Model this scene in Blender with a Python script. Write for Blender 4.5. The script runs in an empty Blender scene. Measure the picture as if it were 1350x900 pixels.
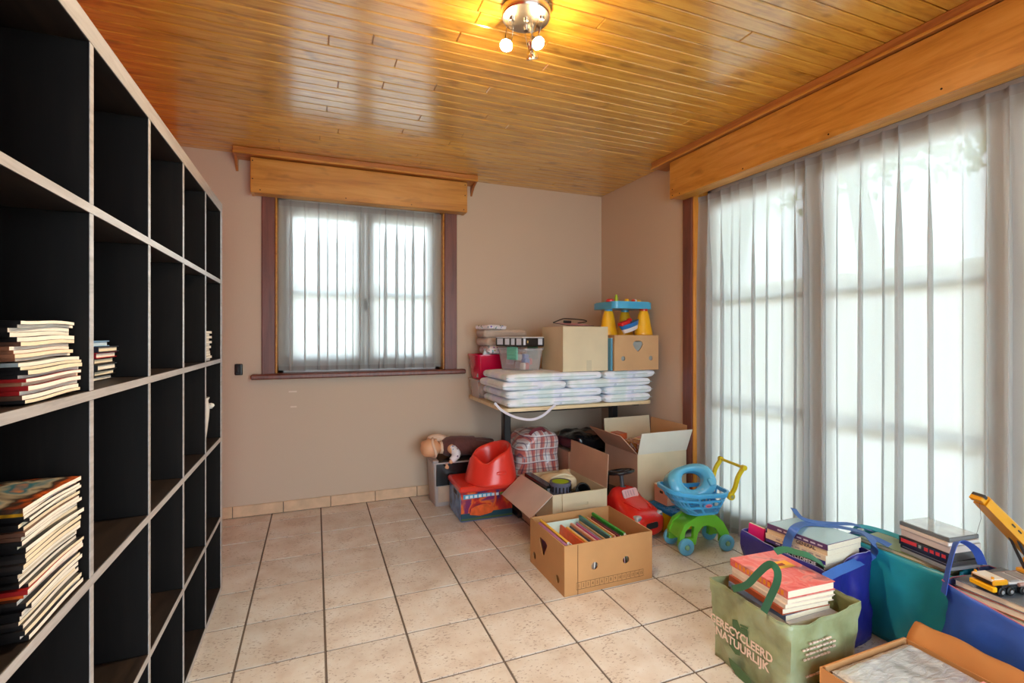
import bpy, bmesh, math, random
from mathutils import Vector, Matrix, noise, Euler
random.seed(11)
SC = bpy.context.scene
COL = SC.collection
PI = math.pi

# ------------------------------------------------------------------ camera
YAW = math.radians(21.75); FPX = 650.0; CX, CY = 675.0, 441.5; CAMH = 1.228
cam_d = bpy.data.cameras.new('camera'); cam = bpy.data.objects.new('camera', cam_d); COL.objects.link(cam)
cam.location = (0, 0, CAMH); cam.rotation_euler = (PI/2, 0, -YAW)
cam_d.sensor_width = 36.0; cam_d.lens = FPX/1350*36.0; cam_d.shift_y = -8.5/1350; cam_d.clip_start = 0.02
SC.camera = cam

# ------------------------------------------------------------------ world, sky, exposure
SC.view_settings.view_transform = 'Standard'; SC.view_settings.look = 'None'
SC.view_settings.gamma = 1.0; SC.view_settings.use_curve_mapping = False
SC.view_settings.exposure = 1.45
wd = bpy.data.worlds.new('overcast_sky'); SC.world = wd; wd.use_nodes = True
bgn = wd.node_tree.nodes['Background']
bgn.inputs[0].default_value = (0.75, 0.885, 1.0, 1); bgn.inputs[1].default_value = 3.2
for y, sx in ((1.41, 2.3),):      # sky portals in the two window openings (they only guide sky sampling)
    ld = bpy.data.lights.new('sky_portal', 'AREA'); ld.shape = 'RECTANGLE'; ld.size = 2.2; ld.size_y = 2.4; ld.cycles.is_portal = True
    lo = bpy.data.objects.new('sky_portal', ld); COL.objects.link(lo); lo.location = (2.60, y, 1.1); lo.rotation_euler = (0, PI/2, 0)
ld = bpy.data.lights.new('sky_portal', 'AREA'); ld.shape = 'RECTANGLE'; ld.size = 1.2; ld.size_y = 1.25; ld.cycles.is_portal = True
lo = bpy.data.objects.new('sky_portal', ld); COL.objects.link(lo); lo.location = (.34, 3.99, 1.57); lo.rotation_euler = (-PI/2, 0, 0)
ld = bpy.data.lights.new('sky_portal', 'AREA'); ld.shape = 'RECTANGLE'; ld.size = 2.6; ld.size_y = 2.15; ld.cycles.is_portal = True  # portal for the added glazed doors behind the viewer
lo = bpy.data.objects.new('sky_portal', ld); COL.objects.link(lo); lo.location = (.88, -1.12, 1.1); lo.rotation_euler = (PI/2, 0, 0)
cy = SC.cycles
cy.max_bounces = 10; cy.diffuse_bounces = 6; cy.glossy_bounces = 4; cy.transmission_bounces = 8; cy.transparent_max_bounces = 20
cy.use_denoising = True; cy.sample_clamp_indirect = 8.0; cy.caustics_reflective = False; cy.caustics_refractive = False

# ------------------------------------------------------------------ photo pixel -> room position
_F = Vector((math.sin(YAW), math.cos(YAW), 0)); _R = Vector((math.cos(YAW), -math.sin(YAW), 0)); _U = Vector((0, 0, 1)); _C = Vector((0, 0, CAMH))
def ray(x, y): return _F + _R*((x-CX)/FPX) + _U*((CY-y)/FPX)
def onz(x, y, z=0.0):
    r = ray(x, y); return _C + r*((z-CAMH)/r.z)
def onX(x, y, X):
    r = ray(x, y); return _C + r*(X/r.x)
def onY(x, y, Y):
    r = ray(x, y); return _C + r*(Y/r.y)

# ------------------------------------------------------------------ materials
def S(r, g, b):
    def l(c):
        c /= 255.0
        return c/12.92 if c <= .04045 else ((c+.055)/1.055)**2.4
    return (l(r), l(g), l(b), 1.0)
_M = {}
def mat(name, col, rough=.55, metal=0.0, var=0.0, vs=8.0, stretch=(1, 1, 1), bump=0.0, bs=120.0, coat=0.0, coat_r=.1, alpha=1.0, trans=0.0, emit=0.0, spec=.5, world=False, sheen=0.0):
    if name in _M: return _M[name]
    m = bpy.data.materials.new(name); m.use_nodes = True; nt = m.node_tree; b = nt.nodes['Principled BSDF']
    b.inputs['Base Color'].default_value = col; b.inputs['Roughness'].default_value = rough; b.inputs['Metallic'].default_value = metal
    b.inputs['Coat Weight'].default_value = coat; b.inputs['Coat Roughness'].default_value = coat_r
    b.inputs['Alpha'].default_value = alpha; b.inputs['Transmission Weight'].default_value = trans
    b.inputs['Specular IOR Level'].default_value = spec; b.inputs['Sheen Weight'].default_value = sheen
    if emit: b.inputs['Emission Color'].default_value = col; b.inputs['Emission Strength'].default_value = emit
    if var or bump:
        if world: src = nt.nodes.new('ShaderNodeNewGeometry').outputs['Position']
        else: src = nt.nodes.new('ShaderNodeTexCoord').outputs['Object']
        mp = nt.nodes.new('ShaderNodeMapping'); mp.inputs['Scale'].default_value = stretch; nt.links.new(src, mp.inputs[0])
    if var:
        n = nt.nodes.new('ShaderNodeTexNoise'); n.inputs['Scale'].default_value = vs; n.inputs['Detail'].default_value = 5; nt.links.new(mp.outputs[0], n.inputs[0])
        r = nt.nodes.new('ShaderNodeValToRGB'); r.color_ramp.elements[0].position = .3; r.color_ramp.elements[1].position = .7
        lo = tuple(c*(1-var) for c in col[:3])+(1,); hi = tuple(min(1, c*(1+var)) for c in col[:3])+(1,)
        r.color_ramp.elements[0].color = lo; r.color_ramp.elements[1].color = hi
        nt.links.new(n.outputs[0], r.inputs[0]); nt.links.new(r.outputs[0], b.inputs['Base Color'])
    if bump:
        n2 = nt.nodes.new('ShaderNodeTexNoise'); n2.inputs['Scale'].default_value = bs; n2.inputs['Detail'].default_value = 3; nt.links.new(mp.outputs[0], n2.inputs[0])
        bp = nt.nodes.new('ShaderNodeBump'); bp.inputs['Strength'].default_value = bump; bp.inputs['Distance'].default_value = .002
        nt.links.new(n2.outputs[0], bp.inputs['Height']); nt.links.new(bp.outputs[0], b.inputs['Normal'])
    _M[name] = m
    return m
class NT:
    """small helper to write node graphs"""
    def __init__(s, name):
        s.m = bpy.data.materials.new(name); s.m.use_nodes = True; s.t = s.m.node_tree; s.b = s.t.nodes['Principled BSDF']; _M[name] = s.m
    def n(s, typ, inp=None, **kw):
        nd = s.t.nodes.new('ShaderNode'+typ)
        for k, v in kw.items(): setattr(nd, k, v)
        for k, v in (inp or {}).items():
            if isinstance(v, bpy.types.NodeSocket): s.t.links.new(v, nd.inputs[k])
            else: nd.inputs[k].default_value = v
        return nd
    def math(s, op, a, b=0.0, c=0.0):
        nd = s.t.nodes.new('ShaderNodeMath'); nd.operation = op
        for i, v in enumerate((a, b, c)):
            if isinstance(v, bpy.types.NodeSocket): s.t.links.new(v, nd.inputs[i])
            else: nd.inputs[i].default_value = v
        return nd.outputs[0]
    def mix(s, f, a, b, typ='MIX'):
        nd = s.t.nodes.new('ShaderNodeMix'); nd.data_type = 'RGBA'; nd.blend_type = typ
        for i, v in ((0, f), (6, a), (7, b)):
            if isinstance(v, bpy.types.NodeSocket): s.t.links.new(v, nd.inputs[i])
            else: nd.inputs[i].default_value = v
        return nd.outputs[2]
    def ramp(s, f, stops):
        nd = s.t.nodes.new('ShaderNodeValToRGB'); s.t.links.new(f, nd.inputs[0]); cr = nd.color_ramp
        while len(cr.elements) < len(stops): cr.elements.new(.5)
        for e, (p, c) in zip(cr.elements, stops): e.position = p; e.color = c
        return nd.outputs[0]
    def set(s, **kw):
        for k, v in kw.items():
            k = k.replace('_', ' ')
            if isinstance(v, bpy.types.NodeSocket): s.t.links.new(v, s.b.inputs[k])
            else: s.b.inputs[k].default_value = v
    def bump(s, h, strength=.3, dist=.002):
        nd = s.n('Bump', {'Height': h, 'Strength': strength, 'Distance': dist}); s.t.links.new(nd.outputs[0], s.b.inputs['Normal'])

def wood(name, base, dark, light, scale=1.0, rough=.35, coat=.3, coat_r=.2, axis='X', knots=.5, rnd=.25, spec=.5):
    g = NT(name)
    pos = g.n('NewGeometry').outputs['Position']; oi = g.n('ObjectInfo').outputs['Random']
    off = g.n('CombineXYZ', {'X': g.math('MULTIPLY', oi, 37.0), 'Y': g.math('MULTIPLY', oi, 91.0), 'Z': g.math('MULTIPLY', oi, 13.0)}).outputs[0]
    p2 = g.n('VectorMath', {0: pos, 1: off}, operation='ADD').outputs[0]
    st = {'X': (1.2, 14, 14), 'Y': (14, 1.2, 14), 'Z': (14, 14, 1.2)}[axis]
    mp = g.n('Mapping', {'Vector': p2, 'Scale': tuple(v*scale for v in st)}).outputs[0]
    nz = g.n('TexNoise', {'Vector': mp, 'Scale': 3.0, 'Detail': 7.0, 'Roughness': .65, 'Distortion': .6}).outputs[0]
    c = g.ramp(nz, [(.28, dark), (.5, base), (.72, light)])
    kp = g.n('Mapping', {'Vector': p2, 'Scale': {'X': (4, 9, 9), 'Y': (9, 4, 9), 'Z': (9, 9, 4)}[axis]}).outputs[0]
    kn = g.n('TexNoise', {'Vector': kp, 'Scale': 1.6, 'Detail': 2.0}).outputs[0]
    km = g.ramp(kn, [(.60, (0, 0, 0, 1)), (.74, (1, 1, 1, 1))])
    c = g.mix(g.math('MULTIPLY', g.n('RGBToBW', {0: km}).outputs[0], knots), c, tuple(v*.35 for v in dark[:3])+(1,))
    hv = g.n('HueSaturation', {'Color': c, 'Value': g.math('ADD', g.math('MULTIPLY', oi, rnd*2), 1-rnd)}).outputs[0]
    g.set(Base_Color=hv, Roughness=rough, Coat_Weight=coat, Coat_Roughness=coat_r, Coat_IOR=(1.9 if coat >= .9 else 1.5), Specular_IOR_Level=spec)
    g.bump(nz, .08, .002)
    return g.m

# ------------------------------------------------------------------ mesh building
class MB:
    def __init__(s): s.v = []; s.f = []; s.mi = []; s.cur = 0; s.T = None
    def add(s, vs, fs):
        o = len(s.v)
        for p in vs:
            p = Vector(p); s.v.append(s.T @ p if s.T else p)
        for f in fs: s.f.append([i+o for i in f]); s.mi.append(s.cur)
        return s
    def box(s, x0, x1, y0, y1, z0, z1, b=0.0):
        if b <= 0:
            v = [(x, y, z) for x in (x0, x1) for y in (y0, y1) for z in (z0, z1)]
            return s.add(v, [(0, 1, 3, 2), (4, 6, 7, 5), (0, 4, 5, 1), (2, 3, 7, 6), (0, 2, 6, 4), (1, 5, 7, 3)])
        c = Vector(((x0+x1)/2, (y0+y1)/2, (z0+z1)/2)); h = Vector((abs(x1-x0)/2, abs(y1-y0)/2, abs(z1-z0)/2)); b = min(b, min(h)*.95)
        vs = []; idx = {}
        for sx in (-1, 1):
            for sy in (-1, 1):
                for sz in (-1, 1):
                    for a in range(3):
                        q = [sx*(h.x-b), sy*(h.y-b), sz*(h.z-b)]; q[a] = (sx, sy, sz)[a]*h[a]
                        idx[(sx, sy, sz, a)] = len(vs); vs.append(c+Vector(q))
        fs = []
        for a in range(3):
            o1, o2 = (a+1) % 3, (a+2) % 3
            for sg in (-1, 1):
                loop = []
                for (p, q) in ((-1, -1), (1, -1), (1, 1), (-1, 1)):
                    k = [0, 0, 0]; k[a] = sg; k[o1] = p; k[o2] = q; loop.append(idx[(*k, a)])
                fs.append(loop)
            for p in (-1, 1):
                for q in (-1, 1):
                    k0 = [0, 0, 0]; k0[a] = -1; k0[o1] = p; k0[o2] = q; k1 = list(k0); k1[a] = 1
                    fs.append([idx[(*k0, o1)], idx[(*k1, o1)], idx[(*k1, o2)], idx[(*k0, o2)]])
        for sx in (-1, 1):
            for sy in (-1, 1):
                for sz in (-1, 1): fs.append([idx[(sx, sy, sz, a)] for a in range(3)])
        return s.add(vs, fs)
    def rbox(s, cx, cy_, cz, hx, hy, hz, r, n=8, fn=None):
        """soft rounded box"""
        vs = []; fs = []; key = {}
        def vid(p):
            k = tuple(round(c, 5) for c in p)
            if k not in key:
                h = (hx, hy, hz); q = Vector([p[i]*h[i] for i in range(3)])
                cl = Vector([max(-(h[i]-r), min(h[i]-r, q[i])) for i in range(3)]); d = q-cl
                if d.length > 1e-9: q = cl+d.normalized()*r
                if fn: q = fn(q)
                key[k] = len(vs); vs.append(q+Vector((cx, cy_, cz)))
            return key[k]
        # sample positions concentrated near the rounded edges
        def samp(h):
            e = max(.0, (h-r)/h); k = max(2, n//3)
            a = [-1+(1-e)*i/k for i in range(k)] + [-e+2*e*i/n for i in range(n+1)] + [e+(1-e)*(i+1)/k for i in range(k)]
            return a
        ss = [samp(hx), samp(hy), samp(hz)]
        for a in range(3):
            o1, o2 = (a+1) % 3, (a+2) % 3; A, B = ss[o1], ss[o2]
            for sg in (-1, 1):
                for i in range(len(A)-1):
                    for j in range(len(B)-1):
                        q = []
                        for (u, w) in ((A[i], B[j]), (A[i+1], B[j]), (A[i+1], B[j+1]), (A[i], B[j+1])):
                            k = [0, 0, 0]; k[a] = sg; k[o1] = u; k[o2] = w; q.append(vid(k))
                        q = list(dict.fromkeys(q))
                        if len(q) > 2: fs.append(q)
        return s.add(vs, fs)
    def lathe(s, prof, n=24, c=(0, 0, 0), sx=1.0, sy=1.0, cap=True):
        vs = []; fs = []; m = len(prof)
        for i in range(n):
            a = 2*PI*i/n
            for (r, z) in prof: vs.append((c[0]+r*math.cos(a)*sx, c[1]+r*math.sin(a)*sy, c[2]+z))
        for i in range(n):
            j = (i+1) % n
            for k in range(m-1): fs.append((i*m+k, j*m+k, j*m+k+1, i*m+k+1))
        if cap:
            if prof[0][0] > 1e-6: fs.append([i*m for i in range(n)][::-1])
            if prof[-1][0] > 1e-6: fs.append([i*m+m-1 for i in range(n)])
        return s.add(vs, fs)
    def sweep(s, path, prof, up=(0, 0, 1), closed=False, cap=True, scale=None):
        P = [Vector(p) for p in path]; n = len(P); m = len(prof); vs = []; fs = []; u = Vector(up)
        for i, p in enumerate(P):
            t = (P[(i+1) % n]-P[i-1]) if closed else (P[min(n-1, i+1)]-P[max(0, i-1)])
            t.normalize(); u = (u-t*u.dot(t))
            if u.length < 1e-5: u = t.orthogonal()
            u.normalize(); w = t.cross(u); k = scale[i] if scale else 1.0
            for (a, b) in prof: vs.append(p+w*a*k+u*b*k)
        for i in range(n if closed else n-1):
            j = (i+1) % n
            for k in range(m): fs.append((i*m+k, i*m+(k+1) % m, j*m+(k+1) % m, j*m+k))
        if cap and not closed: fs.append(list(range(m))[::-1]); fs.append([(n-1)*m+k for k in range(m)])
        return s.add(vs, fs)
    def tube(s, path, r, n=8, closed=False, scale=None, up=(0.13, 0.21, 1)):
        return s.sweep(path, [(r*math.cos(2*PI*i/n), r*math.sin(2*PI*i/n)) for i in range(n)], up, closed, True, scale)
    def cyl(s, p0, p1, r, n=16, r1=None):
        return s.tube([p0, p1], r, n, scale=[1, (r1/r if r1 is not None else 1)])
    def ribbon(s, pts, normals, w, t=.002, planar=False):
        P = smooth_path(pts, 4); n = len(P); N = []
        L = len(normals)
        for i in range(n):
            u = i/(n-1)*(L-1); k = min(L-2, int(u)) if L > 1 else 0
            N.append((Vector(normals[k]).lerp(Vector(normals[min(L-1, k+1)]), u-k)).normalized())
        vs = []; fs = []
        for i, p in enumerate(P):
            tg = (P[min(n-1, i+1)]-P[max(0, i-1)]).normalized(); wd_ = tg.cross(N[i]).normalized(); nn = wd_.cross(tg)
            for a, b in ((-1, -1), (1, -1), (1, 1), (-1, 1)): vs.append(p+wd_*a*w/2+nn*b*t/2)
        for i in range(n-1):
            for k in range(4): fs.append((i*4+k, i*4+(k+1) % 4, i*4+4+(k+1) % 4, i*4+4+k))
        fs.append((0, 3, 2, 1)); fs.append(tuple((n-1)*4+k for k in range(4)))
        return s.add(vs, fs)
    def grid(s, fn, nu, nv, cu=False):
        vs = [fn(i/nu if cu else i/nu, j/nv) for i in range(nu+(0 if cu else 1)) for j in range(nv+1)]; fs = []; N = nu if cu else nu+1
        for i in range(nu):
            for j in range(nv):
                a, b = i, (i+1) % N if cu else i+1
                fs.append((a*(nv+1)+j, b*(nv+1)+j, b*(nv+1)+j+1, a*(nv+1)+j+1))
        return s.add(vs, fs)
    def prism(s, poly, z0, z1):
        n = len(poly); vs = [(x, y, z0) for x, y in poly]+[(x, y, z1) for x, y in poly]
        fs = [list(range(n))[::-1], [n+i for i in range(n)]]+[(i, (i+1) % n, n+(i+1) % n, n+i) for i in range(n)]
        return s.add(vs, fs)
    def build(s, name, mats, parent=None, smooth=None, world=False, thick=0.0, sub=0):
        """smooth: None flat, else auto-smooth angle in degrees"""
        me = bpy.data.meshes.new(name)
        vs = s.v
        if world and parent is not None:
            inv = MATS[parent.name].inverted(); vs = [inv @ p for p in vs]
        me.from_pydata([tuple(p) for p in vs], [], s.f)
        if not isinstance(mats, (list, tuple)): mats = [mats]
        for m in mats: me.materials.append(m)
        for p, k in zip(me.polygons, s.mi): p.material_index = k
        bm = bmesh.new(); bm.from_mesh(me); bmesh.ops.recalc_face_normals(bm, faces=bm.faces)
        if smooth is not None:
            lim = math.radians(smooth)
            for f in bm.faces: f.smooth = True
            for e in bm.edges:
                if len(e.link_faces) == 2 and e.calc_face_angle(0) > lim: e.smooth = False
        bm.to_mesh(me); bm.free(); me.update()
        return link(name, me, parent, thick, sub)
MATS = {}
def link(name, me, parent=None, thick=0.0, sub=0):
    o = bpy.data.objects.new(name, me); COL.objects.link(o)
    if parent is not None: o.parent = parent
    if thick:
        md = o.modifiers.new('thickness', 'SOLIDIFY'); md.thickness = thick; md.offset = 0
    if sub:
        md = o.modifiers.new('smooth', 'SUBSURF'); md.levels = sub; md.render_levels = sub
    return o
def smooth_path(pts, k=6):
    P = [Vector(p) for p in pts]
    if len(P) < 3: return P
    out = []
    for i in range(len(P)-1):
        p0 = P[max(0, i-1)]; p1 = P[i]; p2 = P[i+1]; p3 = P[min(len(P)-1, i+2)]
        for j in range(k):
            t = j/k
            out.append(.5*((2*p1)+(p2-p0)*t+(2*p0-5*p1+4*p2-p3)*t*t+(3*p1-p0-3*p2+p3)*t**3))
    out.append(P[-1]); return out
def tag(o, label, cat=None, group=None, kind=None):
    if label: o['label'] = label
    if cat: o['category'] = cat
    if group: o['group'] = group
    if kind: o['kind'] = kind
    return o
def thing(name, label, cat, loc=(0, 0, 0), rot=0.0, group=None, kind=None):
    o = bpy.data.objects.new(name, None); o.empty_display_size = .05; COL.objects.link(o)
    e = Euler((0, 0, rot)) if isinstance(rot, (int, float)) else Euler(rot)
    o.location = loc; o.rotation_euler = e
    MATS[o.name] = Matrix.Translation(Vector(loc)) @ e.to_matrix().to_4x4()
    return tag(o, label, cat, group, kind)
def text(body, size, m, parent, M, name='lettering', ext=.0002, align='CENTER', sx=1.0, bold=0.0):
    cu = bpy.data.curves.new(name, 'FONT'); cu.body = body; cu.size = size; cu.extrude = ext; cu.align_x = align; cu.align_y = 'CENTER'; cu.offset = bold; cu.resolution_u = 2
    ob = bpy.data.objects.new(name, cu); me = bpy.data.meshes.new_from_object(ob); bpy.data.objects.remove(ob); bpy.data.curves.remove(cu)
    me.transform(M @ Matrix.Diagonal((sx, 1, 1, 1))); me.materials.clear(); me.materials.append(m); me.name = name
    return link(name, me, parent)
def panel_mesh(outline, holes, t, m, name='panel'):
    """flat board with real holes, in the local XY plane, thickness t along Z"""
    cu = bpy.data.curves.new(name, 'CURVE'); cu.dimensions = '2D'; cu.fill_mode = 'BOTH'; cu.extrude = t/2
    for poly in [outline]+holes:
        sp = cu.splines.new('POLY'); sp.points.add(len(poly)-1); sp.use_cyclic_u = True
        for p, q in zip(sp.points, poly): p.co = (q[0], q[1], 0, 1)
    ob = bpy.data.objects.new(name, cu); me = bpy.data.meshes.new_from_object(ob); bpy.data.objects.remove(ob); bpy.data.curves.remove(cu)
    me.materials.clear(); me.materials.append(m); me.name = name
    return me
def circ(x, y, r, n=16, ry=None): return [(x+r*math.cos(2*PI*i/n), y+(ry or r)*math.sin(2*PI*i/n)) for i in range(n)]
def frame_m(o, ex, ey):
    """matrix from local XY plane to origin o with axes ex, ey"""
    ex = Vector(ex).normalized(); ey = Vector(ey).normalized(); ez = ex.cross(ey)
    m = Matrix((ex, ey, ez)).transposed().to_4x4(); m.translation = Vector(o); return m

# ================================================================== THE SETTING
XL, XR, YB, YR, H = -0.83, 2.356, 3.765, -0.95, 2.45
# ---- materials of the shell
def wall_mat(name, col):
    g = NT(name); pos = g.n('NewGeometry').outputs['Position']
    big = g.n('TexNoise', {'Vector': pos, 'Scale': 2.2, 'Detail': 3.0}).outputs[0]
    mp = g.n('Mapping', {'Vector': pos, 'Scale': (260, 260, 90)}).outputs[0]
    fine = g.n('TexNoise', {'Vector': mp, 'Scale': 1.0, 'Detail': 2.0}).outputs[0]
    c = g.mix(g.math('MULTIPLY', fine, .25), col, tuple(v*.72 for v in col[:3])+(1,))
    c = g.mix(g.math('MULTIPLY', big, .14), c, tuple(v*.8 for v in col[:3])+(1,))
    g.set(Base_Color=c, Roughness=.75, Specular_IOR_Level=.35); g.bump(fine, .12, .001); return g.m
M_WALL = wall_mat('taupe_wallpaper', S(209, 189, 168))
M_WALLL = wall_mat('orange_red_bounce', S(236, 88, 44))  # unseen wall, coloured to throw a red glow onto the ceiling
M_GROUT = mat('grout', S(112, 102, 95), .9)
g = NT('pitted_beige_tile')
pos = g.n('NewGeometry').outputs['Position']; oi = g.n('ObjectInfo').outputs['Random']
cl = g.n('TexNoise', {'Vector': pos, 'Scale': 5.5, 'Detail': 4.0, 'Roughness': .6}).outputs[0]
c = g.ramp(cl, [(.3, S(200, 186, 174)), (.5, S(215, 208, 200)), (.68, S(224, 222, 218))])
mp = g.n('Mapping', {'Vector': pos, 'Rotation': (0, 0, .6), 'Scale': (60, 120, 1)}).outputs[0]
sp = g.n('TexNoise', {'Vector': mp, 'Scale': 1.0, 'Detail': 3.0, 'Roughness': .65}).outputs[0]
dn = g.n('TexNoise', {'Vector': pos, 'Scale': 9.0, 'Detail': 2.0}).outputs[0]
thr = g.math('ADD', g.math('MULTIPLY', dn, -.30), .765)
pit = g.math('MULTIPLY', g.math('GREATER_THAN', sp, thr), .55)
c = g.mix(pit, c, S(116, 86, 70))
c = g.n('HueSaturation', {'Color': c, 'Value': g.math('ADD', g.math('MULTIPLY', oi, .14), .93)}).outputs[0]
g.set(Base_Color=c, Roughness=g.math('ADD', g.math('MULTIPLY', cl, .25), .22), Specular_IOR_Level=.5); g.bump(g.math('SUBTRACT', g.math('MULTIPLY', cl, .4), pit), .35, .002)
M_TILE = g.m
M_SKIRT = mat('skirting_tile', S(216, 184, 152), .4, var=.12, vs=14, bump=.1, bs=80, world=True)
M_PLANK = wood('lacquered_pine', S(216, 162, 62), S(174, 116, 34), S(230, 184, 86), 1.0, .30, 1.0, .16, 'X', .55, .10)
M_PELM = wood('varnished_pine', S(204, 142, 58), S(170, 106, 36), S(220, 162, 82), .55, .35, .25, .25, 'X', .35, .05)
M_PELMY = wood('varnished_pine_side', S(204, 142, 58), S(170, 106, 36), S(220, 162, 82), .55, .35, .25, .25, 'Y', .35, .05)
M_CORN = wood('stained_cornice_wood', S(178, 112, 56), S(138, 78, 34), S(194, 132, 74), .6, .4, .2, .25, 'Y', .1, .04)
M_DARKW = wood('dark_red_brown_wood', S(112, 58, 44), S(84, 42, 34), S(128, 70, 54), .7, .4, .2, .25, 'Z', .05, .03)
M_FRAME = mat('bounce_white_frame', S(232, 230, 228), .5)  # whitened so the frames bounce daylight onto the curtains
M_SCREW = mat('dark_screw', S(40, 28, 18), .4, metal=.6)
# glass
g = NT('window_glass'); tr = g.n('BsdfTransparent', {'Color': (.97, .99, .98, 1)}); gl = g.n('BsdfGlossy', {'Roughness': .02})
fr = g.n('Fresnel', {'IOR': 1.45}).outputs[0]
mx = g.n('MixShader', {0: fr, 1: tr.outputs[0], 2: gl.outputs[0]}); g.t.links.new(mx.outputs[0], g.t.nodes['Material Output'].inputs[0]); M_GLASS = g.m
# sheer cloth
def sheer(name, open_, tint):
    g = NT(name); src = g.n('TexCoord').outputs['Object']
    mp = g.n('Mapping', {'Vector': src, 'Scale': (500, 500, 160)}).outputs[0]
    w = g.n('TexNoise', {'Vector': mp, 'Scale': 1.0, 'Detail': 1.0}).outputs[0]
    tr = g.n('BsdfTransparent', {'Color': (1, 1, 1, 1)}); tl = g.n('BsdfTranslucent', {'Color': tint}); df = g.n('BsdfDiffuse', {'Color': tint})
    cl = g.n('MixShader', {0: .30, 1: tl.outputs[0], 2: df.outputs[0]})
    f = g.math('ADD', g.math('MULTIPLY', w, .07), 1-open_-.035)
    mx = g.n('MixShader', {0: f, 1: tr.outputs[0], 2: cl.outputs[0]}); g.t.links.new(mx.outputs[0], g.t.nodes['Material Output'].inputs[0]); return g.m
M_SHEER = sheer('white_voile', .045, (.72, .745, .75, 1))
M_SHEERT = sheer('voile_header_tape', .05, (.64, .63, .63, 1))

def struct(name, mb, m, parent=None, label=None, cat=None, smooth=None):
    o = mb.build(name, m, parent, smooth)
    if parent is None: o['kind'] = 'structure'
    if label: o['label'] = label
    if cat: o['category'] = cat
    return o
# ---- floor
floor = struct('floor', MB().box(XL-.2, XR+.25, YR-.2, YB+.2, -.12, -.004), M_GROUT, None, 'beige pitted ceramic tile floor with grey grout', 'floor')
PIT = .3125; GR = .0085; GX = -.276; GY = 3.61
_cache = {}
def tile_obj(x0, x1, y0, y1):
    k = (round(x1-x0, 3), round(y1-y0, 3))
    if k not in _cache:
        o = MB().box(-k[0]/2, k[0]/2, -k[1]/2, k[1]/2, -.012, 0, .0012).build('tile', M_TILE, floor); _cache[k] = o.data
    else: o = link('tile', _cache[k], floor)
    o.location = ((x0+x1)/2, (y0+y1)/2, random.uniform(-.0006, .0002))
i0 = math.floor((XL-GX)/PIT); i1 = math.ceil((XR+.1-GX)/PIT)
for i in range(i0, i1):
    for j in range(-1, 16):
        a0 = max(XL, GX+i*PIT+GR/2); a1 = min(XR+.11, GX+(i+1)*PIT-GR/2); b1 = min(YB, GY-j*PIT-GR/2); b0 = max(YR, GY-(j+1)*PIT+GR/2)
        if a1-a0 > .01 and b1-b0 > .01: tile_obj(a0, a1, b0, b1)
# ---- ceiling
ceil = struct('ceiling', MB().box(XL-.2, XR+.2, YR-.2, YB+.2, H+.010, H+.08), mat('groove_shadow_wood', S(92, 52, 18), .8), None, 'ceiling of lacquered orange pine planks', 'ceiling')
PW = .0735
ny = int((YB-YR)/PW)+1
for j in range(ny):
    y1 = YB-j*PW; y0 = max(YR, y1-PW+.0035)
    if y1-y0 < .02: continue
    cuts = [XL]
    x = XL+random.uniform(.5, 1.9)
    while x < XR-.25: cuts.append(x); x += random.uniform(1.5, 2.3)
    cuts.append(XR)
    for a, b in zip(cuts[:-1], cuts[1:]):
        L = b-a-.0015
        o = MB().box(-L/2, L/2, -(y1-y0)/2, (y1-y0)/2, 0, .014, .0035).build('plank', M_PLANK, ceil)
        o.location = ((a+b)/2, (y0+y1)/2, H+random.uniform(0, .0008))
# ---- walls with openings
WO = (-.256, .932, .950, 2.20)       # back window opening x0,x1,z0,z1
DO = (.20, 2.62, 0.0, 2.20)          # garden door opening y0,y1,z0,z1
m = MB(); T = .18
m.box(XL-.2, WO[0], YB, YB+T, 0, H+.01); m.box(WO[1], XR+T, YB, YB+T, 0, H+.01); m.box(WO[0], WO[1], YB, YB+T, 0, WO[2]); m.box(WO[0], WO[1], YB, YB+T, WO[3], H+.01)
wall_back = struct('wall_back', m, M_WALL, None, 'taupe papered wall with the small curtained window', 'wall')
m = MB()
m.box(XR, XR+T, DO[1], YB, 0, H+.01); m.box(XR, XR+T, YR, DO[0], 0, H+.01); m.box(XR, XR+T, DO[0], DO[1], DO[3], H+.01)
wall_right = struct('wall_right', m, M_WALL, None, 'taupe papered wall around the wide garden door', 'wall')
struct('wall_left', MB().box(XL-.12, XL, YR-.1, YB, 0, H+.01), M_WALLL, None, 'unseen wall behind the bookcase, coloured orange red for its glow', 'wall')
RO = (-.42, 2.18, 0.0, 2.20)         # door opening added behind the viewer to let in more daylight
m = MB().box(XL-.1, RO[0], YR-.12, YR, 0, H+.01).box(RO[1], XR+T, YR-.12, YR, 0, H+.01).box(RO[0], RO[1], YR-.12, YR, RO[3], H+.01)
struct('wall_rear', m, M_WALL, None, 'taupe wall behind the viewer, with glazed doors added for daylight', 'wall')
for (px, py, w) in ((386, 516, .052), (387, 536, .040)):
    p = onY(px, py, YB); q = MB().box(-w/2, w/2, -.0012, 0, -.005, .005, .0005).build('filler_patch', mat('white_filler', S(228, 212, 198), .8), wall_back); q.location = p
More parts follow.
